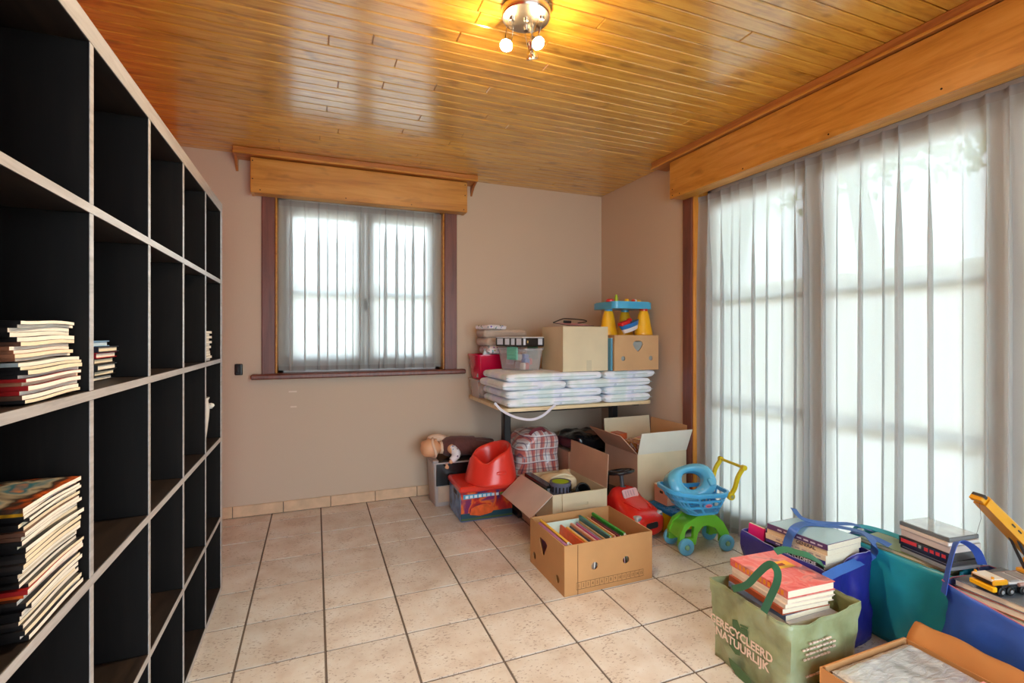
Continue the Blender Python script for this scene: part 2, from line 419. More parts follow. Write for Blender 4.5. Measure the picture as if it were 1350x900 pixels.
# ---- skirting tiles
bb = struct('baseboard_back', MB().box(XL, XR, YB-.004, YB, 0, .074), M_GROUT, None, 'row of beige ceramic skirting tiles under the small window', 'baseboard')
x = .1026-.3085*3
while x < XR:
    a = max(XL, x+.002); b = min(XR-.012, x+.3085-.002)
    if b-a > .02:
        o = MB().box(a, b, YB-.012, YB-.002, .003, .078, .0025).build('tile', M_SKIRT, bb)
    x += .3085
bb = struct('baseboard_right', MB().box(XR-.004, XR, DO[1]+.09, YB, 0, .074), M_GROUT, None, 'short row of beige skirting tiles in the desk corner', 'baseboard')
y = DO[1]+.09
while y < YB-.05:
    b = min(YB-.014, y+.3085); MB().box(XR-.012, XR-.002, y+.002, b-.002, .003, .078, .0025).build('tile', M_SKIRT, bb); y += .3085
# ---- window 1 (back)
w1 = thing('window_1', 'small two-sash window framed in dark red-brown wood', 'window', (.338, YB, WO[2]), kind='structure')
def wpart(root, name, m, *boxes, b=.004):
    mb = MB()
    for bx in boxes: mb.box(*bx, b)
    return mb.build(name, m, root, world=True)
x0, x1, z0, z1 = WO
wpart(w1, 'casing', M_DARKW, (x0-.084, x0, YB-.016, YB+.0, z0, 2.245)); wpart(w1, 'casing', M_DARKW, (x1, x1+.10, YB-.016, YB, z0, 2.245)); wpart(w1, 'casing', M_DARKW, (x0, x1, YB-.016, YB, z1, 2.245))
wpart(w1, 'sill', M_DARKW, (-.402, 1.09, YB-.075, YB+.11, z0-.022, z0+.012), b=.008)
wpart(w1, 'jamb', M_PELM, (x0, x0+.012, YB-.012, YB+.10, z0+.012, z1)); wpart(w1, 'jamb', M_PELM, (x1-.012, x1, YB-.012, YB+.10, z0+.012, z1))
fy0, fy1 = YB+.10, YB+.15
wpart(w1, 'frame', M_FRAME, (x0, x0+.05, fy0, fy1, z0, z1), (x1-.05, x1, fy0, fy1, z0, z1), (x0, x1, fy0, fy1, z0, z0+.06), (x0, x1, fy0, fy1, z1-.05, z1))
xm = (x0+x1)/2+.012
for a, b in ((x0+.05, xm-.004), (xm+.004, x1-.05)):
    s = wpart(w1, 'sash', M_FRAME, (a, a+.055, fy0-.012, fy1-.01, z0+.06, z1-.05), (b-.055, b, fy0-.012, fy1-.01, z0+.06, z1-.05), (a, b, fy0-.012, fy1-.01, z0+.06, z0+.13), (a, b, fy0-.012, fy1-.01, z1-.115, z1-.05))
    g_ = MB().box(a+.05, b-.05, fy0+.01, fy0+.016, 1.515, 1.55); g_.build('glazing_bar', M_FRAME, w1, world=True)
    for q0, q1 in ((z0+.12, 1.52), (1.545, z1-.11)):
        MB().box(a+.05, b-.05, fy0+.012, fy0+.016, q0, q1).build('pane', M_GLASS, w1, world=True)
hd = MB().box(xm-.012, xm+.012, fy0-.03, fy0-.012, 1.46, 1.50, .003).cyl((xm, fy0-.03, 1.48), (xm, fy0-.05, 1.48), .008, 8).box(xm-.009, xm+.009, fy0-.056, fy0-.044, 1.40, 1.49, .004)
hd.build('handle', mat('window_handle_metal', S(90, 82, 76), .4, metal=.6), w1, world=True)
# ---- window 2 (garden door)
w2 = thing('window_2', 'wide floor-length garden door of three glazed leaves', 'window', (XR, 1.41, 0), kind='structure')
y0, y1, z0, z1 = DO
wpart(w2, 'casing', M_DARKW, (XR-.016, XR, y1, y1+.09, 0, 2.245)); wpart(w2, 'casing', M_DARKW, (XR-.016, XR, y0-.09, y0, 0, 2.245)); wpart(w2, 'casing', M_DARKW, (XR-.016, XR, y0, y1, z1, 2.245))
MJ = wood('varnished_pine_jamb', S(206, 136, 48), S(170, 98, 28), S(222, 158, 72), .55, .35, .25, .25, 'Z', .2, .05)
wpart(w2, 'jamb', MJ, (XR-.010, XR+.12, y1-.014, y1, 0, z1)); wpart(w2, 'jamb', MJ, (XR-.010, XR+.12, y0, y0+.014, 0, z1))
fx0, fx1 = XR+.11, XR+.165
wpart(w2, 'frame', M_FRAME, (fx0, fx1, y0, y0+.05, 0, z1), (fx0, fx1, y1-.05, y1, 0, z1), (fx0, fx1, y0, y1, z1-.05, z1), (fx0, fx1, y0, y1, -.01, .03))
lv = [y0+.05, 1.03, 1.82, y1-.05]
for k in range(3):
    a, b = lv[k]+.004, lv[k+1]-.004
    wpart(w2, 'sash', M_FRAME, (fx0-.012, fx1-.01, a, a+.075, .03, z1-.05), (fx0-.012, fx1-.01, b-.075, b, .03, z1-.05), (fx0-.012, fx1-.01, a, b, .03, .15), (fx0-.012, fx1-.01, a, b, z1-.14, z1-.05))
    zs = [.145, .80, 1.45, z1-.135]
    for zz in zs[1:3]: MB().box(fx0+.005, fx0+.022, a+.07, b-.07, zz-.018, zz+.018).build('glazing_bar', M_FRAME, w2, world=True)
    for q0, q1 in zip(zs[:-1], zs[1:]): MB().box(fx0+.012, fx0+.016, a+.07, b-.07, q0+.012, q1-.012).build('pane', M_GLASS, w2, world=True)
w3 = thing('added_window', 'unseen glazed doors added behind the viewer for more daylight', 'window', (.88, YR, 0), kind='structure')  # added doors, out of view, that brighten the room
for k in range(3):
    a = RO[0]+.867*k; b = a+.865; f0, f1 = YR-.09, YR-.04
    wpart(w3, 'sash', M_FRAME, (a, a+.07, f0, f1, .0, 2.2), (b-.07, b, f0, f1, .0, 2.2), (a, b, f0, f1, .0, .12), (a, b, f0, f1, 2.1, 2.2))
    MB().box(a+.06, b-.06, f0+.02, f0+.024, .11, 2.11).build('pane', M_GLASS, w3, world=True)
# ---- pelmets and cornices over both windows
pr = thing('curtain_pelmet', 'long varnished pine pelmet box over the garden door', 'pelmet', (2.30, 1.3, 2.165))
mb = MB().box(2.238, 2.258, -.12, 2.718, 2.150, 2.400, .003); mb.build('front_board', M_PELMY, pr, world=True)
MB().box(2.258, XR, 2.698, 2.718, 2.165, 2.400, .002).build('end_board', M_PELM, pr, world=True)
MB().box(2.258, XR-.016, -.12, 2.698, 2.150, 2.165, .001).build('bottom_board', M_PELMY, pr, world=True)
for (y, z) in ((2.69, 2.17), (2.69, 2.21), (2.62, 2.165), (2.1, 2.165), (1.6, 2.17), (1.15, 2.175)):
    MB().cyl((2.2375, y, z), (2.2385, y, z), .0045, 8).build('screw', M_SCREW, pr, world=True)
cr = thing('ceiling_cornice', 'brown stained cornice beam under the ceiling above the garden door', 'cornice', (2.28, 1.3, 2.40))
mb = MB(); mb.box(2.214, XR, -.2, 2.885, 2.404, H, .004); mb.build('beam', M_CORN, cr, world=True)
MB().box(2.206, 2.2139, -.2, 2.885, 2.398, 2.412, .003).build('edge_bead', M_PELMY, cr, world=True)
pb = thing('curtain_pelmet', 'short varnished pine pelmet box over the small window', 'pelmet', (.345, 3.71, 2.17))
MB().box(-.398, 1.088, 3.655, 3.675, 2.172, 2.402, .003).build('front_board', M_PELM, pb, world=True)
for xx in (-.398, 1.068): MB().box(xx, xx+.02, 3.675, YB, 2.172, 2.402, .002).build('end_board', M_PELMY, pb, world=True)
MB().box(-.378, 1.068, 3.675, YB-.016, 2.172, 2.186, .001).build('bottom_board', M_PELM, pb, world=True)
for (xx, z) in ((-.385, 2.38), (-.385, 2.26), (-.34, 2.19), (.2, 2.19), (.66, 2.19), (1.06, 2.19), (1.07, 2.30), (1.07, 2.38)):
    MB().cyl((xx, 3.6555, z), (xx, 3.6543, z), .0045, 8).build('screw', M_SCREW, pb, world=True)
cb = thing('ceiling_cornice', 'stained cornice beam with curled ends above the small window', 'cornice', (.33, 3.69, 2.40))
MB().box(-.495, 1.16, 3.606, YB, 2.408, H, .004).build('beam', wood('stained_cornice_wood_x', S(190, 120, 54), S(148, 84, 32), S(204, 140, 74), .6, .4, .2, .25, 'X', .1, .04), cb, world=True)
MB().box(-.495, 1.16, 3.599, 3.6059, 2.402, 2.416, .003).build('edge_bead', M_PELM, cb, world=True)
for xx in (-.495, 1.145):
    mb = MB(); mb.T = frame_m((xx, 0, 0), (0, 1, 0), (0, 0, 1))
    mb.prism([(3.62, 2.408), (3.66, 2.400), (3.70, 2.385), (3.735, 2.36), (YB, 2.33), (YB, 2.408)], 0, .015); mb.build('end_bracket', M_CORN, cb, world=True)
# ---- sheer curtains
def curtain(name, label, o, ex, ez_n, width, zt, zb, nf, seed, depth):
    """o: start point on the rail, ex: direction along the rail, ez_n: direction out into the room"""
    rnd = random.Random(seed); r = thing(name, label, 'curtain', (o[0], o[1], zb))
    ex = Vector(ex); en = Vector(ez_n); o = Vector(o)
    ph = [rnd.uniform(-.9, .9) for _ in range(nf+2)]; am = [rnd.uniform(.55, 1.25) for _ in range(nf+2)]; pw = [rnd.uniform(.7, 1.35) for _ in range(nf)]
    cum = [0]
    for w_ in pw: cum.append(cum[-1]+w_)
    cum = [c/cum[-1] for c in cum]
    dr = [rnd.uniform(-.5, .5) for _ in range(nf+1)]
    per = 14; N = nf*per; rows = 22
    def pt(u, v):
        k = min(nf-1, int(u*nf)); fr = u*nf-k; th = 2*PI*fr
        hg = v                                            # 0 top .. 1 bottom
        open_ = .35+.65*min(1, hg*4)
        a = (cum[k]+(cum[k+1]-cum[k])*fr); wk = (cum[k+1]-cum[k])*width
        am_ = am[k]*(1-fr)+am[k+1]*fr
        s = a*width-math.sin(th)*wk*.35*open_*am_ + .010*dr[k]*hg*math.sin(PI*fr)
        d = depth*am_*(math.cos(th)*.8+.25*math.sin(2*th+ph[k]))*open_ + .006*math.sin(a*31+v*5)*hg
        s = max(.0, min(width, s))
        return o+ex*s+en*d+Vector((0, 0, zt+(zb-zt)*v-o.z+ (.004*math.sin(a*40) if v > .99 else 0)))
    mb = MB(); mb.grid(pt, N, rows); mb.build('cloth', M_SHEER, r, 80, world=True)
    mb = MB()
    def ht(u, v):
        p = pt(u, 0.0); return Vector((p.x, p.y, zt+.002-.038*v))+en*.004
    mb.grid(ht, N, 1); mb.build('header_tape', M_SHEERT, r, 80, world=True)
    mb = MB()
    def hm(u, v):
        p = pt(u, 1.0); return Vector((p.x, p.y, zb+.002+.028*v))+en*.002
    mb.grid(hm, N, 1); mb.build('hem', M_SHEERT, r, 80, world=True)
    return r
curtain('sheer_curtain', 'short white sheer curtain gathered over the small window', (-.238, YB+.028, 1.0), (1, 0, 0), (0, -1, 0), 1.152, 2.168, .978, 17, 5, .020)
curtain('sheer_curtain', 'floor-length white sheer curtain covering the wide garden door', (XR+.035, .235, 1.0), (0, 1, 0), (-1, 0, 0), 2.366, 2.147, .012, 27, 9, .034)
# ---- garden outside the glass
struct('ground', MB().box(XR+T+.01, 14, -9, 12, -.25, -.10).box(-9, XR+T+.01, YB+T+.01, 12, -.25, -.10).box(-9, XR+T+.01, -9, YR-.15, -.25, -.10), mat('pale_terrace_paving', S(214, 206, 194), .8, var=.08, vs=3, world=True), None, 'pale terrace paving outside the windows', 'ground')
struct('garden_wall', MB().box(8.5, 8.7, -8, 11, -.1, 2.3).box(-8, 8.5, 9.6, 9.8, -.1, 2.2), mat('pale_render', S(226, 214, 196), .9), None, 'pale rendered wall at the end of the garden', 'wall')
rt = random.Random(3)
tr_ = thing('garden_tree', 'leafy green tree outside the garden door', 'tree', (6.6, 4.2, -.1))
mb = MB(); mb.tube([(6.6, 4.2, -.1), (6.65, 4.1, 1.6), (6.55, 4.3, 3.2), (6.6, 4.2, 4.6)], .14, 10, scale=[1.2, 1, .8, .4]); mb.build('trunk', mat('bark', S(96, 78, 60), .9, var=.3, vs=12), tr_, 60, world=True)
mb = MB()
for k in range(6500):
    a = rt.uniform(0, 2*PI); rr = rt.random()**.5; zz = rt.uniform(-1, 1); sc = math.sqrt(1-zz*zz)
    p = Vector((6.6+1.5*rr*sc*math.cos(a), 4.2+5.0*rr*sc*math.sin(a), 4.5+1.5*zz*rr))
    e = Euler((rt.uniform(0, 6), rt.uniform(0, 6), rt.uniform(0, 6))).to_matrix(); w_ = rt.uniform(.07, .12)
    mb.add([p+e@Vector(q) for q in ((-w_, 0, 0), (0, -w_*.5, 0), (w_, 0, .01), (0, w_*.5, 0))], [(0, 1, 2, 3)])
cw = mb.build('foliage', mat('green_leaves', S(120, 158, 62), .7, var=.35, vs=3), tr_, world=True); cw['kind'] = 'stuff'

# ================================================================== BOOKCASE
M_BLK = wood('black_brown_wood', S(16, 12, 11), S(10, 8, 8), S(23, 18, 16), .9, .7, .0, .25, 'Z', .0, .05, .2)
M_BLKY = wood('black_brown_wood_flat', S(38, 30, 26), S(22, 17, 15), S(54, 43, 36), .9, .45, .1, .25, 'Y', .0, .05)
M_EDGE = wood('edge_glare_grey', S(176, 175, 178), S(150, 149, 152), S(196, 195, 198), 1.5, .32, .3, .2, 'Y', .0, .03)  # window glare on the dark board edges, painted as grey
BX0, BX1, BY0, BY1, BZ = -.812, -.42, .872, 2.747, 1.862
bc = thing('bookcase', 'tall black-brown open bookcase of five by five square cells', 'bookcase', ((BX0+BX1)/2, (BY0+BY1)/2, 0))
EB = .0012
def board(name, x0, x1, y0, y1, z0, z1, m):
    o = MB().box(x0, x1-EB, y0, y1, z0, z1, .0015).build(name, m, bc, world=True)
    e = MB().box(x1-EB, x1, y0+.0005, y1-.0005, z0+.0005, z1-.0005).build('edge_glare', M_EDGE, o)
    e.data.transform(MATS[bc.name].inverted()); return o
OT = .045; ST = .019
board('top_panel', BX0, BX1, BY0, BY1, BZ-OT, BZ, M_BLKY); board('bottom_panel', BX0, BX1, BY0, BY1, 0, .022, M_BLKY)
board('side_panel', BX0, BX1, BY0, BY0+OT, .022, BZ-OT, M_BLK); board('side_panel', BX0, BX1, BY1-OT, BY1, .022, BZ-OT, M_BLK)
SHZ = [.352, .730, 1.106, 1.483]; DVY = [1.243, 1.618, 1.993, 2.362]
for z in SHZ: board('shelf', BX0, BX1, BY0+OT, BY1-OT, z-ST/2, z+ST/2, M_BLKY)
zz = [.022]+SHZ+[BZ-OT]
for k in range(5):
    a = zz[k]+(ST/2 if k else 0); b = zz[k+1]-(ST/2 if k < 4 else 0)
    for y in DVY: board('divider', BX0+.001, BX1-.0005, y-ST/2, y+ST/2, a, b, M_BLK)
# ---- magazines
def paper(name, c): return mat(name, c, .8, var=.06, vs=60, stretch=(1, 1, 12))
M_PAPER = paper('page_edges_white', S(242, 238, 228)); M_CREAM = paper('page_edges_cream', S(238, 226, 200))
zph = [0.0]
def magazine(loc, rz, W, L, T, cm, label, group, rnd, wave, pm=M_PAPER):
    """spine on local -x, lying flat; W along x, L along y"""
    t = thing('magazine', label, 'magazine', loc, rz, group)
    a1, a2, p1 = wave*.5, wave*.25, zph[0]; zph[0] += .035
    def z(x, y): return a1*math.sin(5*x/W+p1)+a2*math.sin(9*y/L+p1*2)+ .0
    def slab(x0, x1, y0, y1, z0, z1, nx, ny_):
        mb = MB()
        def g(u, v, zz): x = x0+(x1-x0)*u; y = y0+(y1-y0)*v; return (x, y, zz+z(x, y))
        vs = []; fs = []
        for lev in (z0, z1):
            for i in range(nx+1):
                for j in range(ny_+1): vs.append(g(i/nx, j/ny_, lev))
        n1 = (nx+1)*(ny_+1); id_ = lambda i, j, l: l*n1+i*(ny_+1)+j
        for l in (0, 1):
            for i in range(nx):
                for j in range(ny_): fs.append((id_(i, j, l), id_(i+1, j, l), id_(i+1, j+1, l), id_(i, j+1, l)))
        for i in range(nx):
            for j in (0, ny_): fs.append((id_(i, j, 0), id_(i+1, j, 0), id_(i+1, j, 1), id_(i, j, 1)))
        for j in range(ny_):
            for i in (0, nx): fs.append((id_(i, j, 0), id_(i, j+1, 0), id_(i, j+1, 1), id_(i, j, 1)))
        return mb.add(vs, fs)
    slab(-W/2+.0008, W/2, -L/2, L/2, .0004, T-.0004, 7, 4).build('pages', pm, t)
    mb = slab(-W/2, W/2-.001, -L/2, L/2-.0005, T-.0004, T, 7, 4); q = slab(-W/2, W/2-.001, -L/2, L/2-.0005, 0, .0004, 7, 4); mb.add(q.v, q.f)
    q = slab(-W/2, -W/2+.0008, -L/2, L/2, 0, T, 1, 4); mb.add(q.v, q.f); mb.build('cover', cm, t)
    return t
MC = [mat('cover_'+n, c, .35, var=v, vs=14) for n, c, v in (('black', S(26, 22, 22), .5), ('charcoal', S(46, 38, 36), .5), ('tan', S(150, 96, 70), .3), ('red', S(150, 26, 26), .3), ('brown', S(92, 60, 46), .4), ('grey', S(150, 156, 156), .2), ('orange', S(206, 84, 30), .3))]
def photo_cover(name, cols, sc=9):
    g = NT(name); src = g.n('TexCoord').outputs['Object']
    n = g.n('TexNoise', {'Vector': src, 'Scale': sc, 'Detail': 2.0, 'Distortion': .8}).outputs[0]
    st = [(.30+.40*i/(len(cols)-1), c) for i, c in enumerate(cols)]
    c = g.ramp(n, st); g.set(Base_Color=c, Roughness=.3); return g.m
M_PIC1 = photo_cover('printed_cover_yellow_black', [S(20, 16, 14), S(34, 26, 22), S(214, 150, 24), S(38, 26, 20), S(196, 96, 40), S(44, 110, 130)], 11)
M_PIC2 = photo_cover('printed_cover_orange_teal', [S(30, 22, 20), S(196, 92, 36), S(48, 40, 36), S(170, 160, 140), S(40, 110, 130), S(214, 130, 60)], 10)
rnd = random.Random(21)
def mag_stack(z0, n, seq, label, group, T, xs, wave, top=()):
    z = z0
    for k in range(n):
        t = T*rnd.uniform(.8, 1.15); cm = seq[k*len(seq)//n]
        if k >= n-len(top): cm = top[k-(n-len(top))]
        dx = rnd.uniform(-.004, .006); dy = rnd.uniform(-.008, .008)
        # rotated 90 deg: spine towards -Y, the fore edge ... pages look to +X
        magazine((BX1-.008-.145+dx+xs, 1.110+dy, z), PI/2+rnd.uniform(-.025, .025), .205+rnd.uniform(-.012, .006), .288, t, cm, label, group, rnd, wave, M_PAPER if rnd.random() < .6 else M_CREAM)
        z += t
    return z
c0, c1, c2, c3, c4, c5, c6 = MC
z = mag_stack(SHZ[2]+ST/2+.0035, 10, [c0, c4, c3, c3, c2, c3, c0, c0, c0, c5], 'magazine lying in the lower half of the shorter stack in the bookcase', 'shorter magazine stack, lower half', .0068, -.002, .0035)
mag_stack(z+.002, 10, [c2, c2, c2, c2, c4, c0, c0, c1, c0, c0], 'magazine lying in the upper half of the shorter stack in the bookcase', 'shorter magazine stack, upper half', .0068, -.012, .0035)
z = mag_stack(SHZ[1]+ST/2+.0035, 14, [c0, c0, c0, c1, c0, c0, c0, c1, c6, c3, c0, c0], 'magazine lying in the lower half of the taller stack below printed covers', 'taller magazine stack, lower half', .0072, 0, .0035)
mag_stack(z+.001, 17, [c0, c1, c0, c0, c4, c0, c0, c1], 'magazine lying in the upper half of the taller stack with printed covers', 'taller magazine stack, upper half', .0070, -.002, .0035, (M_PIC1, M_PIC2))
# ---- books
def book(loc, rot, W, L, T, cm, label, group=None, pm=M_CREAM, hard=True, name='book', cat='book'):
    """lying flat, spine on local -x; returns the root"""
    t = thing(name, label, cat, loc, rot, group); c = .0022 if hard else .0008; o = .004 if hard else 0.0
    mb = MB(); mb.box(-W/2, W/2, -L/2, L/2, 0, c, c*.3); mb.box(-W/2, W/2, -L/2, L/2, T-c, T, c*.3); mb.box(-W/2, -W/2+c, -L/2, L/2, c, T-c)
    mb.build('cover', cm, t)
    MB().box(-W/2+c, W/2-o, -L/2+o, L/2-o, c, T-c).build('pages', pm, t)
    return t
def spine_text(b, W, T, body, size, m, off=0.0, sx=1.0, zz=None, bold=0.0):
    return text(body, size, m, b, frame_m((-W/2-.0004, off, T/2 if zz is None else zz), (0, -1, 0), (0, 0, 1)), sx=sx, bold=bold)
z = SHZ[2]+ST/2+.0005
pile = [(.012, .130, S(40, 40, 44), 'black paperback, lowest of the small pile on the bookcase shelf'), (.013, .128, S(28, 28, 32), 'thin black book, second from the bottom of the small shelf pile'),
        (.015, .132, S(50, 52, 56), 'dark grey book, third from the bottom of the small shelf pile'), (.014, .140, S(44, 40, 40), 'dark brown book under the red one in the small shelf pile'),
        (.014, .146, S(160, 26, 40), 'red-spined book in the small pile on the bookcase shelf'), (.014, .144, S(48, 50, 66), 'dark blue-grey book between red and light blue ones in shelf pile'), (.014, .112, S(120, 164, 204), 'light blue book on top of the small shelf pile')]
for k, (T_, W_, c, lab) in enumerate(pile):
    book((-.595+.004*(k % 3), 1.452+W_/2+.003*(k % 2)-.01*(k == 6), z), PI/2+rnd.uniform(-.03, .03), W_, .21, T_, mat('pile_cover_%d' % k, c, .45), lab, pm=(M_CREAM if k % 2 else M_PAPER) if k < 6 else mat('pile_blue_pages', S(190, 214, 232), .6)); z += T_+.0003
# ---- white booklets and jug further along the shelf
z = SHZ[2]+ST/2+.0004
for k in range(12):
    b = book((-.505+.008*((k % 2)-.5)+rnd.uniform(-.004, .004), 2.466+.004*((k % 2)-.5)+.0012*k, z), rnd.uniform(-.06, .06), .14, .145, .0105, mat('booklet_cover', S(206, 200, 188), .7), 'small off-white booklet in the pile at the far bookcase end', 'off-white booklets', M_PAPER, False, 'booklet', 'booklet'); z += .0108
jg = thing('jug', 'white ceramic jug with handle standing in the bookcase', 'jug', (-.490, 2.495, SHZ[1]+ST/2+.0005))
mj = mat('white_ceramic', S(236, 236, 232), .2, coat=.3)
mb = MB(); mb.lathe([(.0, 0), (.040, 0), (.043, .004), (.050, .06), (.058, .13), (.060, .17), (.055, .20), (.060, .215), (.055, .215), (.050, .20), (.052, .16), (.040, .01), (.0, .008)], 28, cap=False); mb.build('body', mj, jg, 60)
MB().tube(smooth_path([(-.05, -.02, .18), (-.085, -.03, .185), (-.095, -.03, .15), (-.075, -.025, .11), (-.048, -.02, .10)], 5), .007, 8).build('handle', mj, jg, 60)
mb = MB(); mb.sweep(smooth_path([(.028, .040, .19), (.045, .072, .165), (.050, .098, .17)], 4), [(.014*math.cos(a*PI/4), .010*math.sin(a*PI/4)) for a in range(8)]); mb.build('spout', mj, jg, 60)
# ---- wall switch
sw = thing('wall_switch', 'small black switch on the taupe wall beside the window sill', 'switch', (-.478, YB, .958))
MB().rbox(0, -.008, .038, .024, .008, .038, .007, 4).build('plate', mat('black_plastic', S(28, 24, 24), .35), sw, 50)
MB().box(-.011, .011, -.0215, -.014, .020, .056, .003).build('rocker', mat('black_plastic_rocker', S(40, 36, 36), .3), sw)
# ================================================================== CEILING SPOT LAMP
lp = thing('ceiling_lamp', 'round chrome ceiling lamp with three adjustable spots', 'lamp', (.735, 1.70, H))
M_CHR = mat('brushed_nickel', S(196, 190, 184), .22, metal=1.0); M_CHR2 = mat('polished_chrome', S(220, 218, 214), .08, metal=1.0)
mb = MB(); mb.lathe([(0, 0), (.092, 0), (.092, -.030), (.088, -.036), (.075, -.038), (0, -.038)], 48, cap=False); mb.build('base_plate', M_CHR, lp, 40)
MB().lathe([(0, -.038), (.008, -.038), (.008, -.046), (.004, -.048), (0, -.048)], 12, cap=False).build('centre_screw', M_CHR2, lp, 40)
M_BULB = mat('lit_halogen', (1.0, .70, .36, 1), .3, emit=60.0)
M_OFFB = mat('unlit_halogen', S(224, 226, 222), .1, coat=.6)
heads = [((-.052, .012), (667, 60), Vector((-.35, -.45, -.62)), True), ((.050, -.030), (710, 57), Vector((.05, -.62, -.55)), True), ((.022, .050), (702, 78), Vector((.25, .25, -.85)), False)]
for (bx_, by_), (px, py), dr, lit in heads:
    w = onz(px, py, 2.352) - Vector(lp.location); dr = dr.normalized()
    tip = w; back = tip-dr*.060
    st = Vector((bx_, by_, -.038))
    hd = MB().cyl(back, back+dr*.026, .013, 16).cyl(back-dr*.004, back, .009, 16).build('spot_holder', M_CHR2, lp, 40)
    mid = (st+back)/2+Vector((0, 0, .012))
    for sgn in (-1, 1):
        sd = dr.cross(Vector((0, 0, 1))).normalized()*.014*sgn
        MB().sweep(smooth_path([st+sd*.6, mid+sd, back+sd+dr*.012], 4), [(-.0008, -.004), (.0008, -.004), (.0008, .004), (-.0008, .004)], up=dr).build('arm', M_CHR2, lp)
    MB().cyl(st, st+Vector((0, 0, -.010)), .010, 12).build('swivel', M_CHR2, lp, 40)
    zax = dr; q = zax.to_track_quat('Z', 'Y').to_matrix().to_4x4(); q.translation = back+dr*.020
    mb = MB(); mb.T = q; mb.lathe([(.009, 0), (.014, .006), (.022, .022), (.0255, .036), (.0255, .040), (.023, .040)], 24, cap=False); mb.build('reflector', M_CHR2, lp, 40)
    mb = MB(); mb.T = q; mb.lathe([(0, .0425), (.012, .042), (.0235, .0385), (.0235, .034), (0, .034)], 24, cap=False); mb.build('bulb', M_BULB if lit else M_OFFB, lp, 40)
    if lit:
        sd_ = bpy.data.lights.new('halogen_light', 'SPOT'); sd_.energy = 26; sd_.color = (1.0, .78, .52); sd_.spot_size = math.radians(150); sd_.spot_blend = .8; sd_.shadow_soft_size = .02
        so = bpy.data.objects.new('halogen_light', sd_); COL.objects.link(so); so.parent = lp; so.location = tip+dr*.012; so.rotation_euler = dr.to_track_quat('-Z', 'Y').to_euler()
        pd = bpy.data.lights.new('halogen_spill', 'POINT'); pd.energy = 2.6; pd.color = (1.0, .66, .30); pd.shadow_soft_size = .02
        po = bpy.data.objects.new('halogen_spill', pd); COL.objects.link(po); po.parent = lp; po.location = tip+dr*.02+Vector((0, 0, -.02))

# ================================================================== DESK AND WHAT LIES ON IT
def card(name, c, rough=.8): return mat(name, c, rough, var=.07, vs=5, bump=.06, bs=160, stretch=(1, 1, 1))
M_CARD = card('brown_cardboard', S(200, 160, 116)); M_CARDL = card('pale_cardboard', S(214, 200, 168)); M_CARDP = card('pinkish_cardboard', S(194, 158, 134)); M_CARDI = card('cardboard_inside', S(188, 138, 90))
M_BLACKP = mat('black_powder_coat', S(30, 29, 31), .4)
dk = thing('desk', 'desk with pale wood top on black steel column legs', 'desk', (1.69, 3.33, 0))
def rrect(x0, x1, y0, y1, r, n=5):
    p = []
    for (cx_, cy_, a0) in ((x1-r, y1-r, 0), (x0+r, y1-r, PI/2), (x0+r, y0+r, PI), (x1-r, y0+r, 1.5*PI)):
        for k in range(n+1): a = a0+PI/2*k/n; p.append((cx_+r*math.cos(a), cy_+r*math.sin(a)))
    return p
MB().prism(rrect(1.115, 2.268, 2.93, 3.735, .05), .735, .757).build('tabletop', wood('pale_beech', S(222, 200, 160), S(204, 178, 136), S(232, 214, 178), .8, .45, .1, .3, 'X', .05, .03), dk, 40, world=True)
for x in (1.282, 2.19):
    l = MB().box(x-.028, x+.028, 3.30, 3.36, .03, .715, .008).build('leg', M_BLACKP, dk, world=True)
    e = MB().box(x-.025, x+.025, 3.05, 3.62, 0, .032, .008); e.v = [MATS[dk.name].inverted() @ p for p in e.v]; e.build('foot', M_BLACKP, l)
    e = MB().box(x-.022, x+.022, 3.02, 3.66, .712, .735, .004); e.v = [MATS[dk.name].inverted() @ p for p in e.v]; e.build('bracket', M_BLACKP, l)
MB().box(1.31, 2.162, 3.315, 3.345, .66, .712, .003).build('cross_rail', M_BLACKP, dk, world=True)
